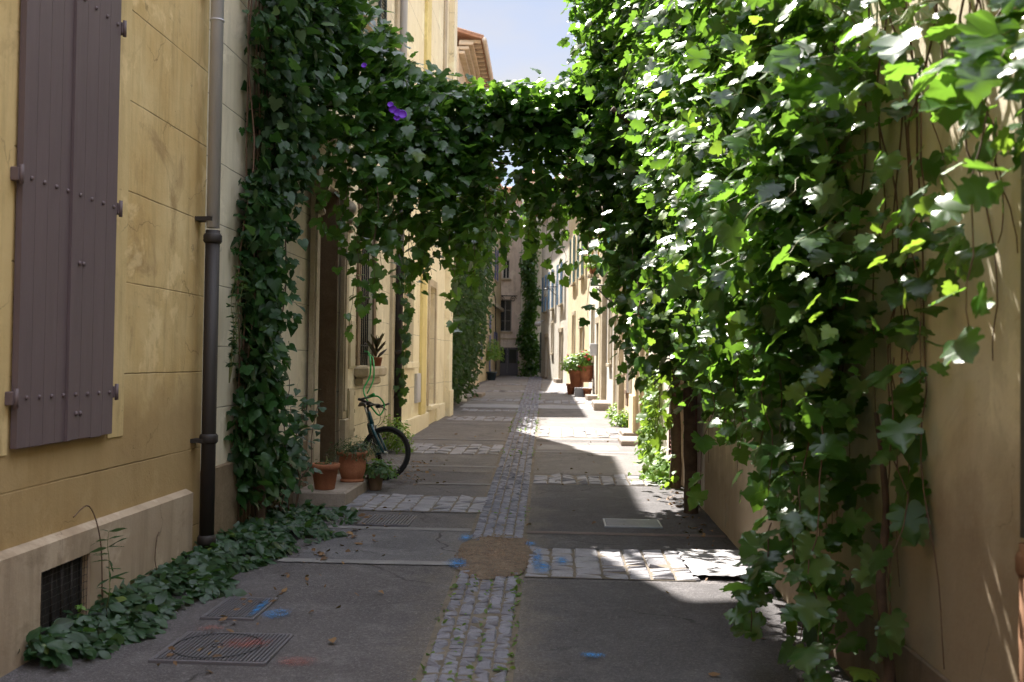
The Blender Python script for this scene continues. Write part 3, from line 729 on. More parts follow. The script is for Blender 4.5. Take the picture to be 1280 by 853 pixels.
# --- L2: cream house with the stone doorway
P_CREAM = plaster('cream_ashlar', (.74, .66, .5), (.66, .57, .42), (.26, .18, .09), .3, course=(.1, .5), streak=.35)
d0, d1 = 11.15 - 7.72, 12.45 - 7.72; w0, w1 = 13.75 - 7.72, 14.75 - 7.72
F2, h2 = house('cream_house', (XL, 7.72), (XL, 16.25), 1, 13.5, P_CREAM, [(d0, d1, -.05, 3.6), (w0, w1, 1.42, 3.7), (w0, w1, 6.3, 8.3), (d0, d1, 6.3, 8.3)], 'cream ashlar house with a deep stone doorway behind the leaf curtain')
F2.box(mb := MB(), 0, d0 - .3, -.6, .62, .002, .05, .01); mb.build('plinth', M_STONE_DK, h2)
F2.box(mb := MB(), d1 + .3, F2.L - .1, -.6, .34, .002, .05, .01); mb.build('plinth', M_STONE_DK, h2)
# stone doorcase: pilasters, plain reveal, lintel on scrolled brackets
mb = MB()
for a, b in ((d0 - .26, d0 - .002), (d1 + .002, d1 + .26)):
    F2.box(mb, a, b, -.2, .75, .052, .12, .012); F2.box(mb, a + .02, b - .02, .75, 3.55, .03, .08, .01); F2.box(mb, a + .06, b - .06, .85, 3.4, .08, .1, .008); F2.box(mb, a - .01, b + .01, 3.5, 3.66, .03, .12, .012)
F2.box(mb, d0 - .3, d1 + .3, 3.66, 4.0, .03, .1, .01); F2.box(mb, d0 - .36, d1 + .36, 4.0, 4.12, .02, .22, .02)
for a in (d0 - .13, d1 + .13):
    for i, (zz, r) in enumerate(((3.42, .09), (3.28, .06), (3.16, .045))): mb.tube([F2.p(a - .07, zz, .11), F2.p(a + .07, zz, .11)], r, 12)
for z in (1.3, 1.85, 2.4, 2.95): F2.box(mb, d1 + .001, d1 + .0015, z, z + .01, -.2, 0)
mb.build('door_surround', M_STONE, h2)
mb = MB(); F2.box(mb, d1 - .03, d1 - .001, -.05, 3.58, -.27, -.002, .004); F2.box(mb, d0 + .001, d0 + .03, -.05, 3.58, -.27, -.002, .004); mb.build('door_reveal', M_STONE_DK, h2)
door(F2, h2, d0, d1, -.02, 3.6, paint('brown_door', (.16, .09, .05), .5, .3), set_in=.3)
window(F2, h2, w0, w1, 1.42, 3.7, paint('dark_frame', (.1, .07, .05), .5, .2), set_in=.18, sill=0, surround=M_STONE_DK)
mb = MB(); F2.box(mb, w0 - .24, w1 + .22, 1.26, 1.41, .003, .2, .03); F2.box(mb, w0 - .18, w1 + .16, 1.14, 1.26, .003, .12, .03); mb.build('sill', M_STONE, h2)
mb = MB()
for i in range(7): uu = w0 + (w1 - w0) * (i + .5) / 7; mb.tube([F2.p(uu, 1.42, -.05), F2.p(uu, 3.68, -.05)], .011, 6)
for z in (1.7, 2.4, 3.1): F2.box(mb, w0, w1, z, z + .02, -.065, -.035)
mb.build('window_grille', M_WROUGHT, h2)
M_PANEL = paint('cream_metal', (.46, .39, .26), .55, .3)
for (a, b, c, d) in ((5.36, 5.72, 1.38, 2.02), (5.36, 5.72, .45, 1.12)):
    mb = MB(); F2.box(mb, a, b, c, d, .003, .028, .004); F2.box(mb, a + .03, b - .03, c + .03, d - .03, .028, .036, .003)
    for z in (c + .08, (c + d) / 2, d - .1): mb.tube([F2.p(b - .01, z, .034), F2.p(b - .01, z + .05, .034)], .008, 6)
    mb.build('meter_cupboard', M_PANEL, h2)
M_DKGREEN = paint('dark_green_paint', (.03, .045, .045), .5, .1)
for a, b in ((w0, w1), (d0, d1)):
    window(F2, h2, a, b, 6.3, 8.3, sill=.1, set_in=.15); shutter(F2, h2, a - .55, a - .03, 6.3, 8.3, M_DKGREEN); shutter(F2, h2, b + .03, b + .55, 6.3, 8.3, M_DKGREEN)
roof(F2, h2, 13.5, .4)
pipe(F2, 16.62 - 7.72, -.02, 12.5, 'dark downpipe behind the bicycle with a thin climbing strand', M_ZINC, .065, .1, low=M_IRON, lowz=4.6)
# doorstep with pots
st = empty('stone_step', (-2.5, 11, gz(11)), 'worn stone doorstep block carrying two terracotta pots', 'step')
mb = MB(); mb.box(-2.745, -2.2, 10.28, 11.95, gz(10.3) - .1, gz(11) + .14, .018); o = mb.build('block', M_STEP, st)

# --- L3: ivory house further on
P_IVORY = plaster('ivory_render', (.84, .76, .57), (.8, .71, .5), (.36, .27, .14), .25, streak=.3, course=(.0, 1.0))
y3 = 18.4; Y3 = 16.27
F3a, h3 = house('ivory_house', (XL, Y3), (XL, 24.8), 1, 11.3, P_IVORY, [(1.5, 2.75, 1.48, 3.2), (4.9, 5.9, .55, 3.1)], 'ivory rendered house beyond the dark downpipe with a blank recessed window')
mb = MB(); mb.box(XL - 6, XL, 18.35, 24.8, 11.3, 13.0); mb.build('attic_wall', P_IVORY, h3)
F3b = Face((XL, 18.35), (XL, 24.8), 1); roof(F3b, h3, 13.0, over=.1)
mb = MB(); F3a.box(mb, 0, 4.7, -.6, .42, .002, .06, .01); F3a.box(mb, 6.2, 7.8, -.6, .5, .002, .05, .01); mb.build('plinth', P_IVORY, h3)
mb = MB(); F3a.box(mb, 7.85, 8.5, -.4, 11.0, .002, .13, .015); F3a.box(mb, 7.82, 8.52, -.4, .8, .13, .17, .015); mb.build('corner_pilaster', P_IVORY, h3)
mb = MB(); F3a.box(mb, 3.55, 4.2, .42, 11.2, .002, .06, .01); mb.build('pilaster', plaster('pale_yellow', (.76, .64, .3), (.68, .56, .25), (.3, .22, .1), .2), h3)
mb = MB(); F3a.box(mb, .02, .5, .1, 9.5, .002, .05, .01); mb.build('quoin', M_STONE, h3)
M_BLANK = plaster('tan_render', (.42, .32, .22), (.36, .27, .18), (.25, .18, .12), .2)
mb = MB(); F3a.box(mb, 1.5, 2.75, 1.48, 3.2, -.2, -.12); mb.build('window', M_BLANK, h3)
mb = MB(); F3a.box(mb, 1.38, 2.9, 1.36, 1.478, .003, .1, .01); mb.build('sill', P_IVORY, h3)
mb = MB(); F3a.box(mb, 2.95, 3.5, .68, 1.25, .003, .05, .008); F3a.box(mb, 3.0, 3.45, .73, 1.2, .05, .056, .004); mb.build('meter_cupboard', M_ZINC, h3)
window(F3a, h3, 4.9, 5.9, .55, 3.1, paint('tan_joinery', (.4, .3, .18), .6, .3), glass=M_BLANK, set_in=.12, sill=.1, sillmat=P_IVORY, surround=M_STONE)
mb = MB(); F3a.box(mb, 6.7, 7.15, 7.2, 11.2, .002, .04, .004); F3a.box(mb, 6.6, 7.2, 7.0, 7.2, .002, .06, .01); mb.build('stone_strip', M_STONE, h3)

# --- L4..L6 receding left houses
P_SAND = plaster('sand_render', (.6, .5, .33), (.52, .42, .26), (.27, .19, .11), .3)
P_PALE = plaster('pale_render', (.66, .57, .42), (.58, .49, .35), (.32, .25, .16), .3)
M_PURP = paint('violet_blue_paint', (.12, .13, .28), .55, .15)
M_BLUEG = paint('blue_green_paint', (.1, .2, .24), .55, .25)
M_GREY = paint('grey_shutter_paint', (.24, .24, .25), .55, .25)
F4, h4 = house('sand_house', (-3.5, 24.82), (-3.5, 33), 1, 8.4, P_SAND, [(2, 3, .1, 2.3), (5.5, 6.5, 1.3, 2.8), (5.5, 6.5, 4.5, 6)], 'sand coloured low house under the dense ivy on the left')
door(F4, h4, 2, 3, .12, 2.3, M_GREY, M_STONE, .3); window(F4, h4, 5.5, 6.5, 1.3, 2.8); window(F4, h4, 5.5, 6.5, 4.5, 6); roof(F4, h4, 8.4, .35)
F5, h5 = house('tall_tiled_house', (-3.5, 33.02), (-3.7, 46), 1, 12.0, P_PALE, [(2, 3, .3, 2.5), (5, 6, 1.4, 3), (9, 10, 1.4, 3), (2, 3, 5, 6.8), (5, 6, 5, 6.8), (9, 10, 5, 6.8), (1.2, 2.1, 9, 10.6)], 'tall pale house whose tiled eave shows above the vine arch')
door(F5, h5, 2, 3, .32, 2.5, M_GREY, M_STONE, .35)
for a, z in ((5, 1.4), (9, 1.4), (2, 5), (5, 5), (9, 5)):
    zb = 3 if z < 2 else 6.8; window(F5, h5, a, a + 1, z, zb, sill=.12, surround=M_STONE)
    shutter(F5, h5, a - .56, a - .03, z, zb, M_GREY); shutter(F5, h5, a + 1.03, a + 1.56, z, zb, M_GREY)
window(F5, h5, 1.2, 2.1, 9, 10.6)
roof(F5, h5, 12.25, .78, rise=.3)
mb = MB()
for k, (zz, dd) in enumerate(((11.75, .2), (11.9, .34), (12.05, .48))):
    F5.box(mb, -.02, F5.L, zz, zz + .1, .003, dd, .01)
for i in range(26): F5.box(mb, .1 + i * .5, .22 + i * .5, 12.15, 12.25, .003, .72)
mb.build('cornice', M_STONE, h5)
mb = MB(); g = [F5.p(i * .5 - .1, 12.2, .86) for i in range(27)]; mb.tube(g, .08, 8); mb.build('gutter', paint('pale_gutter', (.55, .5, .42), .5, .2), h5)
F6, h6 = house('far_left_house', (-3.9, 46.02), (-3.7, 62), 1, 11.0, P_SAND, [(6, 7.1, .6, 2.9), (1.5, 2.5, 1.6, 3.2), (11, 12, 1.6, 3.2), (6, 7, 6.2, 8.4), (11, 12, 6.2, 8)], 'far left house with violet blue shutters near the end of the lane')
door(F6, h6, 6, 7.1, .6, 2.9, M_PURP, M_STONE, .3)
shutter(F6, h6, 7.15, 7.9, .75, 4.0, M_PURP, .05, louvre=False)
for a, z, zb in ((1.5, 1.6, 3.2), (11, 1.6, 3.2), (6, 6.2, 8.4), (11, 6.2, 8)):
    window(F6, h6, a, a + 1, z, zb); shutter(F6, h6, a - .6, a - .04, z, zb, M_PURP, d=.03); shutter(F6, h6, a + 1.04, a + 1.6, z, zb, M_PURP, d=.03)
roof(F6, h6, 11, .45); band(F6, h6, 4.6, 4.8, .18, M_STONE)
mb = MB(); mb.tube([F6.p(8, 5.6, .1), F6.p(9, 5.0, .2), F6.p(10, 3.4, .15), F6.p(11.2, 2.6, .12), F6.p(11.3, 1.0, .1)], .03, 6); tag(mb.build('wall_cable', M_WROUGHT), 'dark cable sagging down the far left facade', 'cable')
# --- end house facing the lane
P_PINK = plaster('pinkish_render', (.8, .7, .63), (.74, .63, .56), (.24, .17, .13), .35)
FE, he = house('end_house', (-5.2, 62.3), (-2.5, 62.3), 1, 12.2, P_PINK, [(1.55, 2.0, 6.7, 7.9), (1.35, 2.15, 3.4, 5.4), (1.25, 2.6, .62, 2.4)], 'pinkish house closing the end of the lane behind everything')
window(FE, he, 1.55, 2.0, 6.7, 7.9, sill=.15, bars=0); window(FE, he, 1.35, 2.15, 3.4, 5.4, M_GREY, sill=.08, bars=2)
M_GARAGE = paint('slate_blue_door', (.1, .1, .13), .5, .2)
mb = MB(); FE.box(mb, 1.25, 1.92, .64, 2.4, -.1, -.06); FE.box(mb, 1.93, 2.6, .64, 2.4, -.1, -.06)
for a in (1.35, 2.03): FE.box(mb, a, a + .46, .8, 1.3, -.06, -.045)
gd = mb.build('door', M_GARAGE, he)
mb = MB(); FE.box(mb, 1.35, 1.81, 1.42, 2.28, -.058, -.05); FE.box(mb, 2.03, 2.49, 1.42, 2.28, -.058, -.05); mb.build('pane', M_GLASS, gd)
band(FE, he, 2.9, 3.0, .05, M_STONE); band(FE, he, 11.6, 12.2, .2, M_STONE, 'cornice'); roof(FE, he, 12.2, .35, rise=.2)
# scroll bracket with lamp arm on the end house
def scroll(F, u, z, d, label, s=1.0):
    root = empty('wall_bracket', F.p(u, z, 0), label, 'bracket')
    mb = MB(); mb.tube([F.p(u, z, 0), F.p(u, z, d)], .022 * s, 6); mb.tube([F.p(u, z - .5 * s, 0), F.p(u, z - .35 * s, d * .35), F.p(u, z - .05, d * .9)], .02 * s, 6); mb.build('arm', M_WROUGHT, root)
    mb = MB()
    for cx_, cz, r in ((.3, -.15, .11), (.62, -.12, .08)):
        mb.tube([F.p(u, z + cz * s + r * s * math.sin(t) * (1 - t / 12), d * cx_ + r * s * math.cos(t) * (1 - t / 12)) for t in [i * .5 for i in range(20)]], .012 * s, 5)
    mb.build('scroll', M_WROUGHT, root)
    return root
# --- right side
P_TAN = plaster('tan_plaster', (.66, .58, .44), (.57, .49, .36), (.2, .14, .09), .3, low=.95, streak=.25)
XR = 1.52
FR1, r1 = house('plastered_house', (XR, -6), (XR, 5.9), -1, 5.0, P_TAN, [], 'smooth tan plastered house wall under the grapevine, nearest on the right')
roof(FR1, r1, 5.0, .15)
mb = MB(); 
FR1.box(mb, 0, 11.9, -.6, .30, .002, .02, .006); mb.build('plinth', plaster('dark_plinth', (.17, .13, .095), (.13, .095, .07), (.08, .055, .04), .5), r1)
pipe(FR1, 3.17 + 6, -.1, 4.9, 'narrow downpipe on the tan wall at the right picture edge', paint('grey_pipe', (.2, .19, .17), .5, .4, .2), .032, .06, low=M_RUST, lowz=.98)
# garden wall
gwl = empty('garden_wall', (XR + .1, 8, gz(8)), 'low tan garden wall with a rounded coping and a narrow weep slot', 'wall')
mb = MB(); 
for a, b, c, d in ((5.92, 9.15, -.6, 1.0), (9.23, 10.5, -.6, 1.0), (9.15, 9.23, -.6, .02), (9.15, 9.23, .32, 1.0)): mb.box(XR, XR + .24, a, b, c, d)
mb.build('wall', plaster('pale_tan_plaster', (.78, .7, .56), (.68, .6, .46), (.3, .23, .16), .35, low=.5), gwl)
mb = MB(); mb.box(XR - .03, XR + .27, 5.92, 10.52, 1.003, 1.08, .02); mb.build('coping', M_STONE, gwl)
# yard wall behind
yw = MB(); yw.box(4.4, 4.6, 5.9, 10.6, -.6, 3.0); tag(yw.build('yard_wall', P_TAN), 'shaded rear wall of the small yard behind the low garden wall', 'wall')
# R2..R7
P_W1 = plaster('white_render', (.84, .79, .7), (.78, .72, .62), (.36, .28, .2), .25)
P_W2 = plaster('straw_render', (.78, .67, .47), (.72, .6, .39), (.3, .2, .11), .25)
P_W3 = plaster('grey_white_render', (.8, .75, .67), (.7, .65, .57), (.3, .25, .2), .3)
M_REDD = paint('dark_red_paint', (.11, .025, .02), .5, .25, wearc=(.2, .08, .05))
M_OCHRE = paint('ochre_paint', (.42, .22, .06), .6, .2); M_TEAL = paint('teal_paint', (.1, .3, .3), .55, .2); M_BROWNW = paint('weathered_wood', (.2, .12, .07), .7, .5); M_WHITEB = paint('curtain_white', (.5, .5, .5), .4, .1, grain=False)
FR2, r2 = house('white_house', (XR, 10.55), (XR, 17.2), -1, 9.5, P_W1, [(.7, 1.75, 0, 2.5), (4.5, 5.4, 1.2, 2.9), (1, 1.9, 4.2, 6), (4.5, 5.4, 4.2, 6)], 'white rendered house with a dark red door behind the vine trunks')
door(FR2, r2, .7, 1.75, .02, 2.5, M_REDD, M_STONE, None); shutter(FR2, r2, .15, .66, .1, 2.5, M_REDD, d=.06)
shutter(FR2, r2, 1.95, 2.5, .1, 2.5, M_REDD, d=.06)
window(FR2, r2, 4.5, 5.4, 1.2, 2.9, surround=M_STONE); 
for a in (1, 4.5): window(FR2, r2, a, a + .9, 4.2, 6); shutter(FR2, r2, a - .5, a - .03, 4.2, 6, M_BLUEG); shutter(FR2, r2, a + .93, a + 1.4, 4.2, 6, M_BLUEG)
roof(FR2, r2, 9.5, .4)
FR3, r3 = house('straw_house', (XR + .02, 17.22), (XR - .02, 24.0), -1, 10.5, P_W2, [(.4, 1.4, .12, 2.5), (4.6, 5.7, 1.35, 3.9), (.5, 1.4, 4.8, 6.6), (4.7, 5.6, 4.8, 6.6)], 'straw coloured house with stone pilasters and a low paired step')
door(FR3, r3, .4, 1.4, .14, 2.5, M_BROWNW, M_STONE, None); window(FR3, r3, 4.6, 5.7, 1.35, 3.9, glass=M_WHITEB, set_in=.06, sill=.14, surround=P_W1)
shutter(FR3, r3, 3.85, 4.4, .6, 3.9, M_BROWNW, d=.07, louvre=False, label='weathered brown shutter folded back')
mb = MB(); FR3.box(mb, 1.7, 2.6, -.4, 9.8, .002, .1, .012); FR3.box(mb, 1.65, 2.65, -.4, .9, .1, .15, .012); mb.build('pilaster', P_W2, r3)
mb = MB(); FR3.box(mb, 6.3, 6.75, -.4, 9.8, .002, .12, .012); mb.build('corner_pilaster', M_STONE, r3)
for a in (.5, 4.7): window(FR3, r3, a, a + .9, 4.8, 6.6); shutter(FR3, r3, a - .5, a - .03, 4.8, 6.6, M_GREY, d=.05); shutter(FR3, r3, a + .93, a + 1.4, 4.8, 6.6, M_GREY, d=.05)
roof(FR3, r3, 10.5, .4)
pipe(FR3, 3.4, .9, 10, 'pale downpipe on the straw house left of its brown shutter', paint('white_pipe', (.55, .55, .55), .5, .2), .045, .1)
FR4, r4 = house('grey_white_house', (XR - .02, 24.02), (1.36, 31.0), -1, 10.0, P_W3, [(1.2, 2.2, .3, 2.7), (3.6, 4.6, 1.5, 3.3), (1.2, 2.2, 4.8, 6.7), (4.4, 5.3, 4.8, 6.7)], 'grey white house with teal upper shutters and one stone step')
door(FR4, r4, 1.2, 2.2, .3, 2.7, M_WHITE, M_STONE, None); window(FR4, r4, 3.6, 4.6, 1.5, 3.3, surround=M_STONE)
for a, mm in ((1.2, M_TEAL), (4.4, M_TEAL)): window(FR4, r4, a, a + .95, 4.8, 6.7, sill=.12); shutter(FR4, r4, a - .55, a - .03, 4.8, 6.7, mm, d=.07); shutter(FR4, r4, a + .98, a + 1.5, 4.8, 6.7, mm, d=.07)
mb = MB(); FR4.box(mb, 5.9, 6.6, -.2, 9.5, .002, .14, .012); mb.build('pilaster', M_STONE, r4); roof(FR4, r4, 10, .5)
FR5, r5 = house('ochre_shutter_house', (1.36, 31.02), (1.1, 38), -1, 9.6, P_W1, [(1.5, 2.5, .45, 2.8), (4.4, 5.4, 1.6, 3.4), (1.5, 2.5, 4.9, 6.9), (4.4, 5.4, 4.9, 6.9)], 'pale house with an ochre shutter and a small green balcony rail')
door(FR5, r5, 1.5, 2.5, .45, 2.8, M_BLUEG, M_STONE, .4); window(FR5, r5, 4.4, 5.4, 1.6, 3.4, surround=M_STONE)
for a in (1.5, 4.4): window(FR5, r5, a, a + 1, 4.9, 6.9, sill=.14); shutter(FR5, r5, a - .58, a - .03, 4.9, 6.9, M_OCHRE, d=.09)
mb = MB(); FR5.box(mb, .1, .6, -.2, 9.2, .002, .13, .012); mb.build('pilaster', P_W2, r5); roof(FR5, r5, 9.6, .5)
FR6, r6 = house('sunlit_house', (1.1, 38.02), (.35, 47), -1, 9.8, P_W2, [(2, 3, .6, 2.9), (5.5, 6.5, 1.8, 3.6), (2, 3, 5, 7), (5.5, 6.5, 5, 7)], 'sunlit straw coloured house beyond the big flower pots')
door(FR6, r6, 2, 3, .6, 2.9, M_BROWNW, M_STONE, .3); window(FR6, r6, 5.5, 6.5, 1.8, 3.6, surround=M_STONE)
for a in (2, 5.5): window(FR6, r6, a, a + 1, 5, 7, sill=.14); shutter(FR6, r6, a - .6, a - .03, 5, 7, M_BLUEG, d=.1); shutter(FR6, r6, a + 1.03, a + 1.6, 5, 7, M_BLUEG, d=.1)
roof(FR6, r6, 9.8, .5)
FR7, r7 = house('far_right_house', (.35, 47.02), (-1.15, 60), -1, 10.2, P_W3, [(2, 3, .7, 3), (9, 10, .7, 2.9), (6, 7, 2, 3.6), (2, 3, 4.4, 6.4), (6, 7, 4.4, 6.4), (9.6, 10.6, 4.4, 6.4)], 'far right house with blue shutters beside the tall ivy column')
door(FR7, r7, 2, 3, .7, 3, M_BROWNW, M_STONE, .3); door(FR7, r7, 9, 10, .7, 2.9, M_GREY, M_STONE, .2); window(FR7, r7, 6, 7, 2, 3.6, surround=M_STONE)
shutter(FR7, r7, 10.2, 10.8, .9, 3.2, M_DKGREEN, d=.25, label='dark louvred shutter standing open')
M_BLU2 = paint('bright_blue_paint', (.09, .22, .4), .5, .2)
for a in (2, 6, 9.6): window(FR7, r7, a, a + 1, 4.4, 6.4, sill=.14); shutter(FR7, r7, a - .62, a - .03, 4.4, 6.4, M_BLU2, d=.12); shutter(FR7, r7, a + 1.03, a + 1.62, 4.4, 6.4, M_BLU2, d=.12)
roof(FR7, r7, 10.2, .6)
FR8, r8 = house('ivy_corner_house', (-2.4, 60.5), (-1.1, 60.5), 1, 12.6, P_W1, [], 'bright narrow house corner at the lane end under the ivy column', depth=8); roof(FR8, r8, 12.6, .2, 8)
# more mass behind both rows, so that the lane is walled from any side step
for F_, u_, z_, lb in ((FR4, 3.0, 3.6, 'wrought iron bracket on the grey white house'), (FR7, 4.4, 5.4, 'wrought iron lamp bracket high on the far right house'), ):
    scroll(F_, u_, z_, .55, lb)
FEs = Face((-5.2, 62.3), (-2.5, 62.3), 1); sroot = empty('wall_bracket', FEs.p(1.3, 5.6, 0), 'scrolled iron bracket above the middle window of the end house', 'bracket')
mb = MB(); mb.tube([FEs.p(1.2, 5.62, .12), FEs.p(2.5, 5.62, .12)], .03, 6)
for c_ in (1.5, 2.25): mb.tube([FEs.p(c_ + .2 * math.cos(t) * (1 - t / 12), 5.42 + .2 * math.sin(t) * (1 - t / 12), .12) for t in [i * .5 for i in range(20)]], .022, 5)
mb.build('scroll', M_WROUGHT, sroot)
# lantern on the far right house
ln = empty('wall_lantern', FR7.p(4.6, 5.0, .6), 'small iron wall lantern hanging from the far right bracket', 'lantern')
c = FR7.p(4.4, 5.05, .6); mb = MB(); mb.tube([c + Vector((0, 0, .3)), c + Vector((0, 0, .25))], .03, 6); mb.tube([c + Vector((0, 0, .26)), c + Vector((0, 0, .18))], [.04, .17], 6); mb.build('cap', M_WROUGHT, ln)
mb = MB(); mb.tube([c + Vector((0, 0, .18)), c + Vector((0, 0, -.18))], [.14, .08], 6); mb.build('lamp_glass', plain('frosted_glass', (.3, .3, .28), .2), ln)
# green hanging hood lamp
q = FR7.p(10.6, 3.6, .35); mb = MB(); mb.box(q.x - .25, q.x + .1, q.y - .3, q.y + .3, q.z, q.z + .22, .06); mb.tube([q + Vector((0, 0, .2)), q + Vector((.35, 0, .35))], .03, 6); tag(mb.build('wall_lamp', M_ZINC), 'grey hooded lamp above the louvred shutter at the lane end', 'lamp')
# green balcony rail
br = empty('balcony_rail', FR5.p(2, 4.7, .2), 'thin green rail across the ochre shuttered window', 'railing')
mb = MB(); mb.tube([FR5.p(1.0, 5.15, 0), FR5.p(1.0, 5.15, .3), FR5.p(3.0, 5.15, .3), FR5.p(3.0, 5.15, 0)], .02, 6); mb.build('top_rail', M_TEAL, br)
mb = MB(); mb.tube([FR5.p(1.0, 4.95, 0), FR5.p(1.0, 4.95, .3), FR5.p(3.0, 4.95, .3), FR5.p(3.0, 4.95, 0)], .02, 6); mb.build('lower_rail', M_TEAL, br)
# steps
def block(name, x0, x1, y0, y1, h, mat, label, cat='step'):
    mb = MB(); mb.box(x0, x1, y0, y1, gz(y0) - .1, gz((y0 + y1) / 2) + h, .02); return tag(mb.build(name, mat), label, cat)
block('stone_step', 1.08, 1.5, 17.4, 18.5, .09, M_STEP, 'low lower slab of the paired step at the straw house')
block('stone_step', 1.2, 1.5, 18.8, 20.0, .11, M_STEP, 'upper slab of the paired step at the straw house')
block('stone_step', .95, 1.4, 27.3, 29.6, .2, M_STEP, 'pale thick step in full sun before the grey white house')
block('stone_step', -2.9, -2.6, 33.5, 35.2, .12, M_STEP, 'low pinkish step beyond the white urn on the left')
block('stone_step', .6, 1.1, 41.5, 42.8, .15, M_STEP, 'distant doorstep behind the flower pots')
block('plant_stand', .55, 1.05, 35.3, 36.9, .28, stone('grey_block', (.3, .3, .32), (.24, .24, .26), 1), 'grey concrete trough block under the big flower pots', 'block')
# mailbox
mb = MB(); mb.box(1.0, 1.22, 33.2, 33.6, 1.75, 2.15, .02); mbx = tag(mb.build('letter_box', M_ZINC), 'grey letter box fixed above the terracotta pots', 'letter box')
mb = MB(); mb.box(.99, 1.0, 33.25, 33.55, 2.02, 2.05); mb.build('slot', M_WROUGHT, mbx)

# ------------------------------------------------------------------ pots and their plants
def pot(x, y, z, r, h, label, shape='plain', mat=None):
    root = empty('flower_pot', (x, y, z), label, 'flower pot')
    if shape == 'plain': pr = [(r * .66, 0), (r * .7, .01), (r * .92, h * .78), (r * 1.02, h * .79), (r * 1.06, h * .98), (r * 1.0, h), (r * .9, h), (r * .88, h * .88), (.01, h * .87)]
    elif shape == 'footed': pr = [(r * .8, 0), (r * .82, .02), (r * .7, .035), (r * .74, h * .12), (r * .9, h * .35), (r * .93, h * .6), (r * .88, h * .82), (r * 1.05, h * .88), (r * 1.1, h * .94), (r * 1.05, h), (r * .9, h), (r * .86, h * .9), (.01, h * .9)]
    else: pr = [(r * .9, 0), (r * .9, h * .1), (r * .55, h * .16), (r * .5, h * .6), (r * .55, h * .62), (r * .95, h * .75), (r * 1.05, h * .95), (r * 1.1, h), (r * .95, h), (r * .9, h * .92), (.01, h * .92)]
    mb = MB(); mb.lathe((x, y, z), pr, 32); mb.build('vessel', mat or M_TERRA, root)
    mb = MB(); mb.lathe((x, y, z + h * .86), [(r * .84, 0), (r * .8, .015), (.01, .03)], 20); mb.build('soil', M_SOIL, root)
    return root
def bush(name, c, rad, n, size, kind, mat, label, cat='plant', stems=6, up=.5, group=None, squash=1.0, flowers=None):
    root = empty(name, c, label, cat, group); c = np.array(c, float)
    d = nrm(rv(n)); d[:, 2] = np.abs(d[:, 2]) * 1.1 - .12
    r = rng.random(n) ** .45
    pos = c + d * r[:, None] * np.array([rad, rad, rad * squash]) + rv(n, rad * .07)
    leaves('foliage', pos, d + np.array([0, 0, up]) + rv(n, .35), d + rv(n, .4), rng.uniform(.7, 1.25, n) * size, kind, mat, root)
    mb = MB()
    for i in range(stems):
        q = d[i * (n // stems)] * .8 * rad; mb.tube(wander(c - np.array([0, 0, .02]), c + q * np.array([1, 1, squash]), -.02, 6, .01), [.006] * 7, 5)
    mb.build('stem', M_STEM, root)
    if flowers:
        k, fc, fs = flowers; dd = nrm(rv(k)); dd[:, 2] = np.abs(dd[:, 2])
        for q in c + dd * np.array([rad, rad, rad * squash]) * 1.02:
            mb = MB()
            for j in range(9):
                a = j * 2.4; mb.tube([q, q + fs * .5 * np.array([math.cos(a), math.sin(a), .25 + .1 * j % .5])], [fs * .22, fs * .12], 5)
            mb.build('flower', plain('flower_' + name, fc, .6), root)
    return root
zs_ = gz(11) + .14
pot(-2.47, 10.52, zs_, .15, .27, 'plain terracotta pot at the near left edge of the doorstep')
pot(-2.33, 11.25, zs_, .165, .34, 'large footed terracotta pot standing on the doorstep', 'footed')
pot(-2.12, 11.55, gz(11.55), .10, .2, 'small earthenware pot on the road between step and bicycle', 'plain', stone('dull_clay', (.24, .15, .09), (.16, .1, .06), 2))
bush('potted_fern', (-2.31, 11.25, zs_ + .32), .3, 800, .045, 'lance', M_GROUNDC, 'feathery green plant growing from the large footed pot', squash=.6)
bush('potted_sprout', (-2.47, 10.52, zs_ + .25), .14, 60, .05, 'lance', M_GROUNDC, 'sparse sprouts in the plain pot at the step edge', squash=.9)
bush('potted_daisy', (-2.08, 11.6, gz(11.5) + .2), .22, 420, .055, 'oval', leafmat('grey_green_leaf', (.05, .1, .05), (.1, .17, .09), veins=False, rough=.6), 'grey green leafy plant in the small pot below the bicycle', squash=.7)
bush('wall_weed', (-2.6, 15.7, gz(15.7) + .1), .33, 700, .06, 'oval', M_BRIGHT, 'green weedy bush at the wall foot seen through the bicycle wheel', squash=1.5)
# far right pots
pot(.62, 36.0, gz(36) + .3, .3, .62, 'big terracotta pot with leafy shrub on the grey block'); pot(.95, 35.8, gz(36) + .5, .28, .6, 'rounded terracotta pot by the wall above the grey block', 'footed'); pot(.98, 35.2, gz(35), .16, .3, 'small square set clay pot in front of the grey block')
pot(.42, 36.9, gz(37), .17, .4, 'narrow clay pot beside the far side of the grey block')
bush('potted_shrub', (.55, 36, gz(36) + 1.0), .52, 900, .12, 'oval', M_BRIGHT, 'bright green shrub growing in the big terracotta pot', squash=1.0, flowers=(8, (.7, .05, .03), .09))
bush('potted_geranium', (.95, 35.8, gz(36) + 1.2), .4, 600, .12, 'oval', M_BRIGHT, 'yellow green geranium with red flowers in the rounded pot', squash=1.1, flowers=(22, (.7, .04, .03), .1))
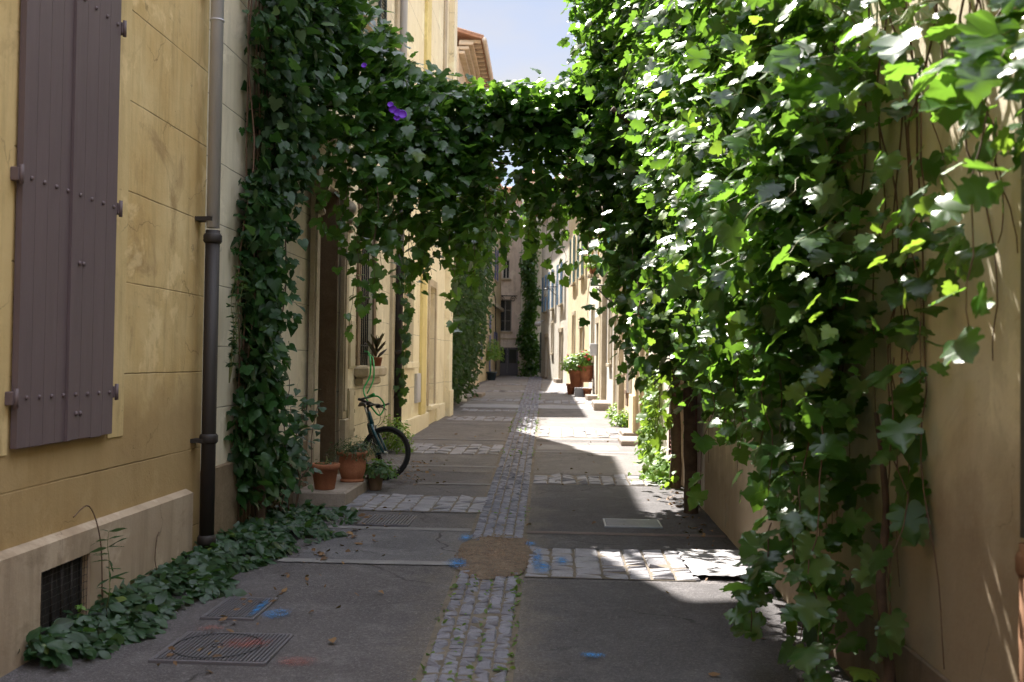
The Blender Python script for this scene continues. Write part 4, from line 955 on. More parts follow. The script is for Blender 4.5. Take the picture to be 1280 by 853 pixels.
# left far: urn, planter
pot(-3.1, 31.0, gz(31), .26, .62, 'white stone urn at the foot of the dark ivy', 'urn', paint('white_stone', (.6, .58, .55), .7, .2, grain=False))
bush('urn_flowers', (-3.0, 31.0, gz(31) + .68), .3, 220, .09, 'oval', M_IVY, 'trailing plant with white flowers in the white urn', flowers=(10, (.8, .8, .78), .08))
pot(-3.55, 52, gz(52), .3, .45, 'dark blue glazed pot far off on the left', 'plain', plain('blue_glaze', (.03, .05, .07), .25))
bush('potted_laurel', (-3.5, 52, gz(52) + 1.2), .62, 700, .13, 'oval', M_BRIGHT, 'bushy green shrub in the far dark pot on the left', squash=1.6)
bush('window_plant', FR5.p(1.2, 4.6, .25), .3, 250, .1, 'oval', M_BRIGHT, 'small green plant on a high ledge of the ochre shuttered house'); pot(*FR5.p(1.2, 4.35, .25), .18, .26, 'terracotta pot on a high ledge of the ochre shuttered house')
mb = MB(); FR5.box(mb, .9, 1.5, 4.25, 4.34, .003, .45, .01); tag(mb.build('wall_ledge', M_STONE), 'stone ledge holding one pot high on the ochre shuttered house', 'ledge')
for i, (x, y, r_, n_) in enumerate(((1.42, 24.3, .32, 500), (1.4, 21.8, .3, 450), (1.36, 31.2, .25, 300))):
    bush('wall_weed', (x, y, gz(y) + .05), r_, n_, .07, 'oval', M_BRIGHT, ('sunny weeds by the pavement edge before the grey white house', 'pale green weeds between the paired step and the brown shutter', 'dark little weed tuft beyond the thick sunny step')[i], 'weed', squash=1.1)
# bromeliad like pot plant on the window sill
sp = empty('sill_plant', (-2.68, 14.7, 1.42), 'brownish spiky plant in a pot on the barred window sill', 'plant')
mb = MB(); mb.lathe((-2.68, 14.55, 1.412), [(.06, 0), (.085, .13), (.09, .13), (.075, .12), (.01, .12)], 18); mb.build('vessel', M_TERRA, sp)
n = 26; a_ = rng.uniform(0, 6.28, n); dd = np.stack([np.cos(a_) * .6, np.sin(a_) * .6, rng.uniform(.4, 1.2, n)], 1)
leaves('foliage', np.array([[-2.68, 14.55, 1.53]]) + rv(n, .01) + np.array([0, 0, 1]) * rng.uniform(0, .25, (n, 1)), np.cross(dd, rv(n)), dd, rng.uniform(.16, .27, n), 'lance', leafmat('maroon_leaf', (.03, .024, .015), (.055, .035, .02), trans=(.08, .05, .02), veins=False), sp)

# ------------------------------------------------------------------ bicycle
def bicycle():
    root = empty('bicycle', (0, 0, 0), 'dark teal mountain bicycle leaning on the cream wall with a green cable lock', 'bicycle')
    M_FR = plain('teal_frame_paint', (.012, .085, .11), .28); M_TY = plain('tyre_rubber', (.015, .014, .014), .8); M_AL = plain('alloy', (.4, .4, .4), .3, .9); M_BK = plain('black_plastic', (.015, .015, .015), .5); M_LK = plain('green_cable', (.01, .42, .08), .4)
    rw = .335
    def wheel(c, M):
        mb = MB(M); mb.torus((0, 0, 0), .307, .028, 72, 10, 'y', .14); t = mb.build('tyre', M_TY); o_t = t
        mb = MB(M); mb.torus((0, 0, 0), .276, .012, 48, 8, 'y'); rim = mb.build('rim', plain('dark_rim', (.1, .1, .105), .35, .8))
        mb = MB(M)
        for i in range(28):
            a = 2 * PI * i / 28; s = 1 if i % 2 else -1; a2 = a + .5 * (1 if i % 4 < 2 else -1)
            mb.tube([(.018 * math.cos(a2), s * .03, .018 * math.sin(a2)), (.268 * math.cos(a), 0, .268 * math.sin(a))], .0014, 4, False)
        sp_ = mb.build('spoke', M_AL)
        mb = MB(M); mb.tube([(0, -.045, 0), (0, -.03, 0), (0, .03, 0), (0, .045, 0)], [.01, .022, .022, .01], 12); mb.tube([(0, -.065, 0), (0, .065, 0)], .005, 8); hb = mb.build('hub', M_AL)
        return [o_t, rim, sp_, hb]
    def group_under(parts, name, holder):
        base = parts[0]; base.name = name
        base.parent = holder
        for p_ in parts[1:]: p_.parent = base
        return base
    rear = wheel(None, Matrix.Translation((0, 0, rw))); group_under(rear, 'rear_wheel', root)
    htop, hbot = Vector((.80, 0, .86)), Vector((.85, 0, .71)); ax = (htop - hbot).normalized()
    steer = Matrix.Translation(hbot) @ Matrix.Rotation(R(66), 4, ax) @ Matrix.Translation(-hbot)
    fh = Vector((1.03, 0, rw)); Mf = steer @ Matrix.Translation(fh)
    fr = wheel(None, Mf); group_under(fr, 'front_wheel', root)
    mb = MB(); bb = Vector((.43, 0, .29)); stp = Vector((.27, 0, .74))
    mb.tube([bb, stp], .018, 10); mb.tube([stp + Vector((.01, 0, -.05)), htop + Vector((.0, 0, -.03))], .018, 10); mb.tube([bb, hbot + Vector((-.005, 0, .02))], .023, 10); mb.tube([hbot, htop], .025, 12)
    for s in (-1, 1):
        mb.tube([(0, .062 * s, rw), (.2, .05 * s, rw - .01), bb + Vector((-.02, .025 * s, 0))], .009, 8); mb.tube([(0, .062 * s, rw), (.13, .045 * s, .5), stp + Vector((-.0, .012 * s, -.06))], .008, 8)
    mb.tube([bb + Vector((0, -.04, 0)), bb + Vector((0, .04, 0))], .024, 12); mb.build('frame', M_FR, root)
    mb = MB(steer)
    crown = hbot - ax * .03
    mb.tube([hbot + ax * .01, crown], .018, 10); mb.tube([crown + Vector((.0, -.065, 0)), crown + Vector((0, .065, 0))], .02, 10)
    for s in (-1, 1): mb.tube([crown + Vector((0, .062 * s, 0)), crown.lerp(fh, .45) + Vector((.0, .062 * s, 0)), fh + Vector((0, .062 * s, 0))], [.023, .02, .014], 10)
    mb.build('fork', M_FR, root)
    mb = MB(steer); stt = htop + ax * .07; sf = stt + Vector((.09, 0, .03))
    mb.tube([htop, stt], .015, 10); mb.tube([stt, sf], .016, 10)
    mb.tube([sf + Vector((-.04, -.30, .02)), sf + Vector((-.01, -.12, .01)), sf, sf + Vector((-.01, .12, .01)), sf + Vector((-.04, .30, .02))], .012, 10); hbar = mb.build('handlebar', M_BK, root)
    mb = MB(steer)
    for s in (-1, 1):
        mb.tube([sf + Vector((-.035, .2 * s, .018)), sf + Vector((-.05, .33 * s, .025))], .018, 10)
        mb.tube([sf + Vector((-.045, .325 * s, .02)), sf + Vector((.03, .33 * s, .035)), sf + Vector((.075, .315 * s, .045))], .013, 8)
    mb.build('grip', plain('grey_grip', (.12, .12, .12), .7), hbar)
    mb = MB(steer)
    for s in (-1, 1):
        mb.tube([sf + Vector((-.01, .16 * s, 0)), sf + Vector((.06, .19 * s, -.03)), sf + Vector((.045, .29 * s, -.04))], .008, 6)
        mb.box(sf.x - .03, sf.x + .03, sf.y + .14 * s - .02, sf.y + .14 * s + .02, sf.z - .03, sf.z + .015, .006)
    mb.build('brake_lever', M_BK, hbar)
    mb = MB(steer)
    for s in (-1, 1):
        pts = [sf + Vector((.04, .16 * s, -.01)), sf + Vector((.16, .1 * s, -.08)), sf + Vector((.13, .02 * s, -.26)), crown + Vector((.05, .03 * s, .0))]
        q = []
        for i in range(13):
            t = i / 12; q.append((1 - t) ** 3 * pts[0] + 3 * t * (1 - t) ** 2 * pts[1] + 3 * t * t * (1 - t) * pts[2] + t ** 3 * pts[3])
        mb.tube(q, .003, 5)
    mb.build('cable', M_BK, root)
    mb = MB(steer)
    for s in (-1, 1):
        mb.box(crown.x + .0, crown.x + .035, .03 * s - .008, .03 * s + .008, crown.z - .11, crown.z + .01, .003)
    mb.build('brake', M_AL, root)
    mb = MB(); mb.tube([stp - Vector((0, 0, .02)), Vector((.22, 0, .92))], .013, 8); mb.build('seat_post', M_AL, root)
    mb = MB(); vs = []
    for i, (x, w_, z) in enumerate(((-.02, .03, .945), (.06, .075, .955), (.14, .08, .945), (.22, .035, .945), (.30, .02, .94), (.345, .008, .925))):
        vs += [(x, -w_, z - .02), (x, -w_ * .6, z + .012), (x, 0, z + .016), (x, w_ * .6, z + .012), (x, w_, z - .02), (x, 0, z - .035)]
    fs = [(i * 6 + k, i * 6 + (k + 1) % 6, i * 6 + 6 + (k + 1) % 6, i * 6 + 6 + k) for i in range(5) for k in range(6)] + [tuple(range(6)), tuple(range(30, 36))]
    mb.add(vs, fs, True); mb.build('saddle', M_BK, root)
    mb = MB(); mb.torus((.43, -.05, .29), .085, .005, 36, 6, 'y', .5); mb.tube([(.43, -.05, .29), (.5, -.055, .2), (.55, -.06, .145)], .01, 8); mb.tube([(.43, .05, .29), (.36, .055, .38), (.31, .06, .435)], .01, 8); mb.build('crank', M_BK, root)
    for s, q in ((-1, (.55, -.06, .145)), (1, (.31, .06, .435))):
        mb = MB(); mb.box(q[0] - .045, q[0] + .045, min(q[1], q[1] + .09 * s), max(q[1], q[1] + .09 * s), q[2] - .012, q[2] + .012, .004); mb.build('pedal', M_BK, root)
    mb = MB(); mb.tube([(.43, -.05, .37), (0, -.05, rw + .04)], .005, 5); mb.tube([(.43, -.05, .208), (0, -.05, rw - .04)], .005, 5); mb.torus((0, -.05, rw), .045, .006, 20, 6, 'y', .4); mb.build('chain', M_BK, root)
    return root, M_LK
bk, M_LK = bicycle()
rearp = Vector((-2.36, 13.38, gz(13.4))); frontp = Vector((-2.09, 12.35, 0))
ang = math.atan2(frontp.y - rearp.y, frontp.x - rearp.x)
bk.location = rearp; bk.rotation_euler = (R(17), 0, ang)
# green coiled cable lock: loops from the bar up through the window grille
lk = empty('cable_lock', (-2.45, 12.9, 1.0), 'bright green cable lock looped from the handlebar to the window grille', 'lock')
mb = MB(); pts = [(-2.74, 13.95, 1.62), (-2.62, 13.6, 1.6), (-2.5, 13.1, 1.52), (-2.47, 12.95, 1.3), (-2.52, 12.8, 1.12), (-2.45, 12.65, 1.0), (-2.36, 12.6, .88), (-2.28, 12.65, .8), (-2.24, 12.75, .92), (-2.33, 12.8, 1.03), (-2.45, 12.8, 1.02)]
def smooth(pts, k=6):
    P = [Vector(p) for p in pts]; out = []
    for i in range(len(P) - 1):
        a, b, c, d = P[max(0, i - 1)], P[i], P[i + 1], P[min(len(P) - 1, i + 2)]
        for j in range(k):
            t = j / k; out.append(.5 * ((2 * b) + (c - a) * t + (2 * a - 5 * b + 4 * c - d) * t * t + (3 * b - a - 3 * c + d) * t ** 3))
    return out + [P[-1]]
mb.tube(smooth(pts), .011, 8); mb.tube([p + Vector((.05, -.02, -.05)) for p in smooth(pts[:5])], .010, 8); mb.build('cable', M_LK, lk)
mb = MB(); mb.tube([(-2.47, 12.85, 1.02), (-2.38, 12.75, 1.06)], .02, 10); mb.build('lock_barrel', M_LK, lk)

# ------------------------------------------------------------------ climbing plants
def W(Y, z, d): return np.stack([XR - d, Y, z], 1)
# --- the great grapevine on the right
gv = empty('grapevine', (1.4, 10.4, gz(10.4)), 'great sunlit grapevine covering the right wall from near to the arch', 'vine')
zl_y = [2.2, 2.8, 3.4, 3.9, 4.35, 4.5, 5.2, 5.6, 7, 8.5, 9.6, 10.4, 11.3, 12.1, 13.2]
zl_z = [2.3, 2.05, 1.85, 1.6, 1.2, .15, .1, 1.1, 1.3, 1.25, 1.25, 1.35, 1.9, 2.6, 3.8]
th_y = [2.2, 3, 4, 4.6, 5.4, 6.5, 8, 9.4, 10.6, 11.4, 12.1]; th_v = [.12, .22, .42, .6, .66, .68, .72, .8, .9, 1.25, 1.42]
zt_y = [2.2, 4, 6, 8, 10, 11.3, 13.1]; zt_z = [3.0, 3.2, 4.0, 5.2, 5.8, 6.6, 7.0]
K = 4300
Yc = rng.uniform(2.3, 13.1, K * 3); zc = rng.uniform(0, 6.9, K * 3)
lowb = np.interp(Yc, zl_y, zl_z) + .22 * np.sin(Yc * 5.1) + .12 * np.sin(Yc * 13 + 1); topb = np.interp(Yc, zt_y, zt_z)
ok = (zc > lowb) & (zc < topb)
fade = np.clip((zc - lowb) / .7, .25, 1); sparse = np.interp(Yc, [2.3, 3.2, 4.0, 4.4, 4.7, 5.6], [.09, .13, .27, .5, .75, .95]); sparse = np.where((zc < 1.5) & (Yc < 5.6), .42, sparse)
ok &= rng.random(K * 3) < fade * sparse
ok &= ~((Yc > 3.9) & (Yc < 5.3) & (zc > 1.7) & (zc < 3.2) & (rng.random(K * 3) < .3))
Yc, zc = Yc[ok], zc[ok]
th = np.interp(Yc, th_y, th_v) * np.interp(zc - 0, [0, 1.1, 1.8, 2.4, 3.0, 4.0], [.8, .42, .6, .76, .86, 1.0])
th = np.where((Yc < 5.4), np.interp(Yc, th_y, th_v) * np.interp(zc, [0, 1.5, 2.2, 4], [.72, .8, 1.0, 1.0]), th)
dc = th * (1 - rng.random(len(Yc)) ** 1.6 * .85) * (.8 + .2 * np.sin(Yc * 4 + zc * 3) )
kk = ~((Yc > 3.7) & (Yc < 5.0) & (dc < .45) & (zc < 2.9) & (rng.random(len(Yc)) < .6)); Yc, zc, dc = Yc[kk], zc[kk], dc[kk]
cent = W(Yc, zc, np.maximum(dc, .05))
outw = np.tile(np.array([[-1.0, -.75, 0]]), (len(cent), 1))
pos, nor, tip = clumped(cent, 5, np.array([.09, .12, .10]), outw, up=.85, out=.5, spread=.5, tipdown=.6)
pos[:, 0] = np.minimum(pos[:, 0], XR - .04)
near = pos[:, 1] < 6.5
for msk, kd in ((near, 'grape'), (~near, 'vine')):
    nn_ = msk.sum(); leaves('foliage', pos[msk], nor[msk], tip[msk], (.055 + .1 * rng.random(nn_) ** 1.3) * np.interp(pos[msk][:, 1], [3, 5.5], [.66, 1]), kd, M_VINE, gv)
print('grapevine leaves', len(pos))
# hanging canes with leaves
mbs = MB(); SP = []; ST = []
def strand(p0, p1, sag=0, k=16, amp=.05, r=.004, every=1, mbx=None, size=None, SPx=None):
    P = wander(p0, p1, sag, k, amp); (mbx or mbs).tube(P, [r * (1 - .5 * i / k) for i in range(k + 1)], 5)
    for i in range(1, k + 1, every): (SPx if SPx is not None else SP).append(tuple(P[i]))
for i in range(34):
    y = random.choice((random.uniform(4.6, 7.3), random.uniform(10.2, 11.8))); z = np.interp(y, zl_y, zl_z) + random.uniform(.3, 1.6); d = np.interp(y, th_y, th_v) * random.uniform(.3, .9)
    strand((XR - d, y, z), (XR - d + random.uniform(-.15, .2), y + random.uniform(-.3, .3), max(.15, z - random.uniform(.5, 1.3))), 0, 12, .04)
mbg = MB()
for i in range(70):   # young canes reaching out and up into the light
    y = random.uniform(2.7, 8); z = random.uniform(2.0, 4.6); d = np.interp(y, th_y, th_v)
    if y < 4 and z < 2.2: continue
    strand((XR - d * .6, y, z), (XR - d - random.uniform(.05, .3), y - random.uniform(.1, .5), z + random.uniform(-.35, .3)), random.uniform(-.08, .05), 9, .03, every=1 if i < 24 else 4, mbx=mbg, r=.003)
    mbg.build('young_cane', M_STEM, gv); mbg = MB()
for (px, py, Yd) in ((1135, 620, 4.2), (1115, 790, 4.1), (1000, 800, 4.6), (960, 620, 5.0), (1215, 430, 3.1), (1150, 480, 3.9), (1020, 840, 4.4)):
    v = cam.matrix_world.to_3x3() @ Vector(((px - 640) / F_PX, -(py - 426.5) / F_PX, -1)); q = CAM + v * (Yd / v.y); q.x = min(q.x, XR - .06)
    strand((q.x + .05, q.y + .15, q.z + 1.1), q, 0, 11, .04)
for y in np.arange(3.5, 10, .3):     # bare brown stems against the wall
    for _ in range(2 if y < 6 else 1): mbs.tube([Vector((min(p.x, XR - .012), p.y, p.z)) for p in wander((XR - .03, y + random.uniform(-.1, .1), np.interp(y, zt_y, zt_z)), (XR - .02, y + random.uniform(-.5, .5), random.uniform(1.5, 2.4) if y < 4.2 else random.uniform(.3, 1.6)), 0, 26, .07)], [.006 - .00015 * i for i in range(27)], 5)
mbs.build('cane', M_STEMB, gv)
SPa = np.array(SP); n = len(SPa); side = rv(n, 1)
leaves('hanging_leaves', SPa + rv(n, .03), np.array([[-.6, -.5, .7]]) + rv(n, .45), np.array([[-.3, -.2, -.6]]) + rv(n, .5), rng.uniform(.08, .15, n), 'grape', M_VINE, gv)
n = 320; Yy = rng.uniform(2.7, 9, n); zz = rng.uniform(1.6, 5, n); dd_ = np.interp(Yy, th_y, th_v) * 1.02
leaves('young_leaves', W(Yy, zz, dd_), np.array([[-.6, -.3, .7]]) + rv(n, .5), np.array([[-.5, -.2, 0]]) + rv(n, .6), rng.uniform(.04, .085, n), 'vine', M_BRIGHT, gv)
# trunks
def trunk(name_parent, pts, rads, name='trunk', n=10):
    mb = MB(); P = smooth(pts, 6); rr = [np.interp(i / (len(P) - 1), np.linspace(0, 1, len(rads)), rads) * (1 + .08 * math.sin(i * 1.7)) for i in range(len(P))]
    mb.tube(P, rr, n); return mb.build(name, M_BARK, name_parent)
trunk(gv, [(1.36, 10.35, gz(10) - .1), (1.36, 10.35, .3), (1.34, 10.4, 1.2), (1.38, 10.5, 2.4), (1.1, 10.4, 3.6), (.5, 10.2, 4.1)], [.085, .07, .062, .055, .045, .03])
trunk(gv, [(1.40, 4.35, gz(4) - .1), (1.42, 4.36, .2), (1.4, 4.42, .55), (1.43, 4.45, .9), (1.4, 4.5, 1.3)], [.034, .026, .022, .016, .010], n=8)
gv2 = empty('old_vine_trunk', (1.4, 12.2, gz(12.2)), 'gnarled brown vine trunk by the dark red shutter, farther of the two', 'vine')
trunk(gv2, [(1.4, 12.2, gz(12) - .1), (1.42, 12.2, .4), (1.38, 12.1, 1.4), (1.42, 12.1, 2.5), (1.2, 11.6, 3.6)], [.085, .065, .06, .05, .035])
n = 60; t_ = rng.uniform(0, 1, n)
leaves('foliage', np.stack([1.3 - rng.uniform(0, .35, n), 12.1 - rng.uniform(0, .6, n), .3 + 2.2 * t_], 1), np.array([[-.5, -.4, .7]]) + rv(n, .4), np.array([[0, 0, -.6]]) + rv(n, .5), rng.uniform(.08, .14, n), 'vine', M_BRIGHT, gv2)
# pale sunny creeper beside the white house wall
pc = empty('sunny_creeper', (1.4, 15.3, gz(15)), 'yellow green creeper in sun on the white house beyond the trunks', 'creeper')
n = 900; zz = rng.uniform(0, 1.5, n) ** 1.0; leaves('foliage', np.stack([1.48 - rng.uniform(0, .2, n) * (1.3 - zz * .5), 15.4 + rng.normal(0, .4, n), gz(15) + zz], 1), np.array([[-.8, -.3, .5]]) + rv(n, .4), np.array([[0, 0, -.8]]) + rv(n, .4), rng.uniform(.04, .09, n), 'vine', M_BRIGHT, pc)
mb = MB()
for i in range(5): mb.tube(wander((1.47, 15 + i * .2, gz(15)), (1.47, 15 + i * .22, 1.5), 0, 8, .04), .006, 5)
mb.build('stem', M_STEMB, pc)
n = 500; y_ = 12.9 + rng.normal(0, .35, n)
sw = empty('sunny_weeds', (1.3, 12.9, gz(13)), 'bright yellow green weeds at the foot of the farther trunk', 'weed')
leaves('foliage', np.stack([1.42 - np.abs(rng.normal(0, .14, n)), y_, gz(13) + np.abs(rng.normal(0, .14, n))], 1), np.array([[-.4, -.3, .8]]) + rv(n, .4), rv(n, 1), rng.uniform(.05, .1, n), 'vine', M_BRIGHT, sw)

# --- vine arch across the lane
ar = empty('vine_arch', (-.6, 10.3, 4), 'leafy vine arch spanning the lane overhead between both walls', 'vine')
X_ = [-2.8, -2.3, -2.05, -1.75, -1.45, -1.15, -.5, .1, .5, .9]
top = [5.9, 5.6, 5.05, 4.75, 4.7, 4.72, 4.74, 4.82, 5.5, 5.9]; bot = [3.4, 3.3, 3.0, 2.85, 2.75, 2.9, 3.3, 3.4, 3.1, 2.8]
AY = lambda x: np.interp(x, [-2.8, -2.0, -1.2, .9], [9.6, 10.5, 12.0, 12.5])
K = 2300; xc = rng.uniform(-2.75, .9, K); t_ = rng.beta(1.15, 1.0, K); tp = np.interp(xc, X_, top); bt = np.interp(xc, X_, bot) + .16 * np.sin(xc * 7) + .1 * np.sin(xc * 17)
zc = bt + (tp - bt) * t_; dens = np.interp(t_, [0, .25, .5, 1], [.18, .5, .95, 1]); dens = dens * np.where((xc > -.95) & (xc < .4) & (t_ < .72), .3, 1.0)
k_ = rng.random(K) < dens; xc, zc, t_ = xc[k_], zc[k_], t_[k_]
yc = AY(xc) + np.clip(rng.normal(0, .3, len(xc)), -.5, .5) * np.interp(xc, [-2.8, -2, 0], [1.3, 1.2, .9])
cent = np.stack([xc, yc, zc], 1); ow = np.tile(np.array([[0, -1.0, 0]]), (len(cent), 1))
pos, nor, tip = clumped(cent, 5, np.array([.11, .12, .085]), ow, up=.85, out=.5, spread=.45, tipdown=.8)
leaves('foliage', pos, nor, tip, rng.uniform(.08, .16, len(pos)), 'vine', M_VINE, ar); print('arch leaves', len(pos))
mbs = MB(); SP = []
for i in range(64):
    x = random.uniform(-2.3, .8); zt_ = np.interp(x, X_, bot) + .4; y = float(AY(x)) + random.gauss(0, .22)
    ln_ = random.choice((.5, .7, .9, 1.0, 1.2, 1.35)) if x < -1.2 or x > .1 else random.uniform(.35, .9)
    strand((x, y, zt_), (x + random.uniform(-.15, .15), y + random.uniform(-.2, .2), zt_ - ln_), 0, 9, .04)
for (px, py, Yd, ln_) in ((405, 290, 9.8, .5), (470, 400, 10.6, 1.1), (440, 420, 10.4, .9), (467, 355, 9.9, .9), (590, 370, 12.2, .6), (615, 300, 11.4, .5), (690, 345, 12.2, .8), (695, 300, 12.2, .7), (705, 350, 12.2, .6), (735, 398, 9.9, .7), (738, 300, 11.4, .6), (752, 340, 9.8, .6), (790, 375, 10.2, .5), (797, 425, 9.4, .5), (800, 465, 9.2, .6), (728, 200, 10.0, .3)):
    v = cam.matrix_world.to_3x3() @ Vector(((px - 640) / F_PX, -(py - 426.5) / F_PX, -1)); q = CAM + v * (Yd / v.y)
    strand((q.x, q.y + .1, q.z + ln_ * 1.1), q, 0, 8, .03)
[mbs.tube([(x, float(AY(x)) + o_, 4.35 + z_ + .05 * math.sin(x * 3 + o_ * 9)) for x in np.linspace(-2.75, 1.45, 22)], r_, 6) for o_, z_, r_ in ((.1, 0, .018), (.3, -.25, .013), (-.02, -.4, .01))]
mbs.build('cane', M_STEMB, ar)
SPa = np.array(SP); n = len(SPa)
leaves('hanging_leaves', SPa + rv(n, .03), np.array([[-.1, -.6, .5]]) + rv(n, .5), np.array([[0, 0, -.8]]) + rv(n, .4), rng.uniform(.08, .15, n), 'vine', M_VINE, ar)
# leggy top shoots against the sky
SP = []; mbt = MB()
for i in range(26):
    x = random.uniform(-2.0, .3); z = np.interp(x, X_, top) - .1; strand((x, float(AY(x)) + random.gauss(0, .3), z), (x + random.uniform(-.2, .2), float(AY(x)), z + random.uniform(.1, .3)), 0, 4, .02, mbx=mbt)
mbt.build('shoot', M_STEM, ar)
SPa = np.array(SP); n = len(SPa); leaves('top_leaves', SPa, np.array([[0, -.4, .8]]) + rv(n, .5), rv(n, 1), rng.uniform(.05, .1, n), 'vine', M_BRIGHT, ar)
# purple bindweed flowers
def flower(px, py, Yd, r=.045):
    v = cam.matrix_world.to_3x3() @ Vector(((px - 640) / F_PX, -(py - 426.5) / F_PX, -1)); q = CAM + v * (Yd / v.y)
    M = Matrix.Translation(q) @ Matrix.Rotation(R(random.uniform(60, 100)), 4, 'X') @ Matrix.Rotation(R(random.uniform(-20, 20)), 4, 'Y')
    mb = MB(M); mb.lathe((0, 0, 0), [(.004, -.05), (.008, -.03), (r * .5, -.008), (r, .006), (r * 1.02, .004), (r * .5, .0), (.006, -.006)], 20); return mb
for a in ((497, 141, 9.0, .036), (491, 137, 9.05, .036), (503, 143, 8.95, .04), (496, 148, 9.0, .03), (488, 131, 9.05, .028), (455, 82, 9.2, .026)): flower(*a).build('flower', plain('violet_petal', (.16, .02, .5), .6), ar)

# --- left leafy column
lc = empty('bindweed_column', (-2.6, 9, gz(9)), 'dark leafy bindweed column climbing the cream wall on the left', 'climber')
K = 720; Yc = rng.uniform(8.3, 10.2, K); zc = rng.uniform(.35, 5.6, K)
wid = np.interp(zc, [.3, 1.2, 2.0, 2.8, 3.6, 5.6], [.45, .48, .5, .6, .85, 1.25]); Yc = 8.42 + (Yc - 8.3) * wid / 1.3 + .08 * np.sin(zc * 4)
dc = rng.uniform(.03, 1, K) ** .8 * np.interp(zc, [.3, 2.5, 3.5, 5.6], [.24, .26, .45, .85])
cent = np.stack([XL + dc, Yc, zc], 1); ow = np.tile(np.array([[.8, -.6, 0]]), (K, 1))
pos, nor, tip = clumped(cent, 5, np.array([.06, .09, .10]), ow, up=.55, out=.7, spread=.5, tipdown=.9); pos[:, 0] = np.maximum(pos[:, 0], XL + .03)
h_ = rng.random(len(pos)) < .55
leaves('foliage', pos[h_], nor[h_], tip[h_], rng.uniform(.06, .135, h_.sum()), 'heart', M_VINE_DK, lc)
leaves('lobed_foliage', pos[~h_], nor[~h_], tip[~h_], rng.uniform(.05, .12, (~h_).sum()), 'vine', M_VINE_DK, lc)
mb = MB()
for i in range(14): mb.tube(wander((XL + .06, 8.5 + i * .07, gz(9)), (XL + .08, 8.45 + i * .1, 4.8), 0, 20, .05), .008, 5)
mb.build('stem', M_STEMB, lc)
trunk(lc, [(-2.62, 8.75, gz(9) - .1), (-2.64, 8.75, .5), (-2.7, 8.8, 1.6), (-2.72, 8.85, 3.0)], [.055, .045, .035, .03])
# leafy young shrub at the foot of the column
ys_ = empty('young_shrub', (-2.55, 9.9, gz(9.9)), 'thin stemmed young shrub with rounded leaves by the doorstep', 'shrub')
mb = MB(); LP = []
for i in range(7):
    x, y = -2.66 + random.uniform(-.08, .08), 9.6 + random.uniform(-.3, .3); h = random.uniform(.7, 1.55)
    P = wander((x, y, gz(y)), (x + random.uniform(-.1, .22), y + random.uniform(-.2, .2), gz(y) + h), 0, 12, .03); mb.tube(P, [.007 - .0003 * k for k in range(13)], 5)
    LP += [tuple(p) for p in P[3:] for _ in range(3)]
mb.build('stem', M_STEMB, ys_); LP = np.array(LP); n = len(LP)
leaves('foliage', LP + rv(n, .06), np.array([[.3, -.4, .9]]) + rv(n, .35), rv(n, 1), rng.uniform(.06, .12, n), 'heart', M_GROUNDC, ys_)
# ground cover creeping along the plinth
N_ = 5200; t_ = rng.random(N_); yy = 5.0 + t_ * 4.95
outer = np.interp(yy, [4.3, 5.2, 5.9, 6.6, 7.4, 8.4, 9.4, 10.2], [-2.5, -2.42, -2.3, -2.25, -2.25, -2.05, -2.0, -2.2]) + .06 * np.sin(yy * 9)
fr = rng.random(N_) ** 1.15 * 1.12; xx = -2.74 + (outer + 2.74) * fr
keep = (np.sin(xx * 11 + yy * 5) + np.sin(yy * 9.3 + 2) * .7 + np.sin(xx * 23 - yy * 7) * .6 + rng.normal(0, .6, N_)) > (-1.3 + 1.9 * fr ** 2)
xx, yy, outer = xx[keep], yy[keep], outer[keep]; N_ = len(xx)
hh = np.interp((xx + 2.74) / (outer + 2.74), [0, .6, 1], [.11, .085, .02]) * rng.uniform(.3, 1.1, N_) * np.interp(yy, [8.5, 9.8], [1, .5])
pos = np.stack([xx, yy, np.array([gz(v) for v in yy]) + hh + .02], 1)
gc = leaves('ground_cover', pos, np.array([[.35, -.25, 1.0]]) + rv(N_, .42), np.array([[.7, -.3, -.2]]) + rv(N_, .6), rng.uniform(.055, .125, N_), 'oval', M_GROUNDC)
tag(gc, 'low dark green leaves creeping along the foot of the left wall', 'ground cover', kind='stuff')
# tall weed before the vent, little weed on the pipe
def spike(name, x, y, z, h, n, label, size=.09, kind='lance', mat=None, lean=(0, 0), stems=1):
    root = empty(name, (x, y, z), label, 'weed'); mb = MB(); LP = []
    for i in range(stems):
        P = wander((x, y, z), (x + lean[0] + random.uniform(-.08, .08) * (stems > 1), y + lean[1] + random.uniform(-.12, .12) * (stems > 1), z + h * random.uniform(.7, 1)), 0, 12, .015)
        mb.tube(P, [.005 - .0003 * k for k in range(13)], 5); LP += [tuple(p) for p in P[2:] for _ in range(n)]
    mb.build('stem', M_STEM, root); LP = np.array(LP); m_ = len(LP)
    leaves('foliage', LP, np.array([[0, 0, 1.0]]) + rv(m_, .3), rv(m_, 1) * np.array([1, 1, .3]) + np.array([0, 0, .2]), rng.uniform(.5, 1.1, m_) * size, kind, mat or M_BRIGHT, root)
spike('tall_weed', -2.62, 5.75, gz(5.7), .62, 3, 'slender upright weed growing in front of the barred cellar vent', mat=M_GROUNDC, size=.11)
spike('tall_weed', -2.68, 5.55, gz(5.5), .22, 4, 'small weed sprouting low beside the cellar vent', .05, 'oval')
spike('pipe_weed', -2.66, 7.95, 1.3, .95, 5, 'fine leaved sprig hanging beside the black part of the drainpipe', .055, 'oval', M_GROUNDC, stems=4, lean=(.03, .1))
mb = MB(); mb.tube(smooth([(-2.72, 5.9, .05), (-2.72, 5.86, .4), (-2.74, 5.75, .62), (-2.76, 5.6, .58)]), .004, 5); tag(mb.build('dry_tendril', M_STEMB), 'dry curved tendril on the plinth above the cellar vent', 'tendril')
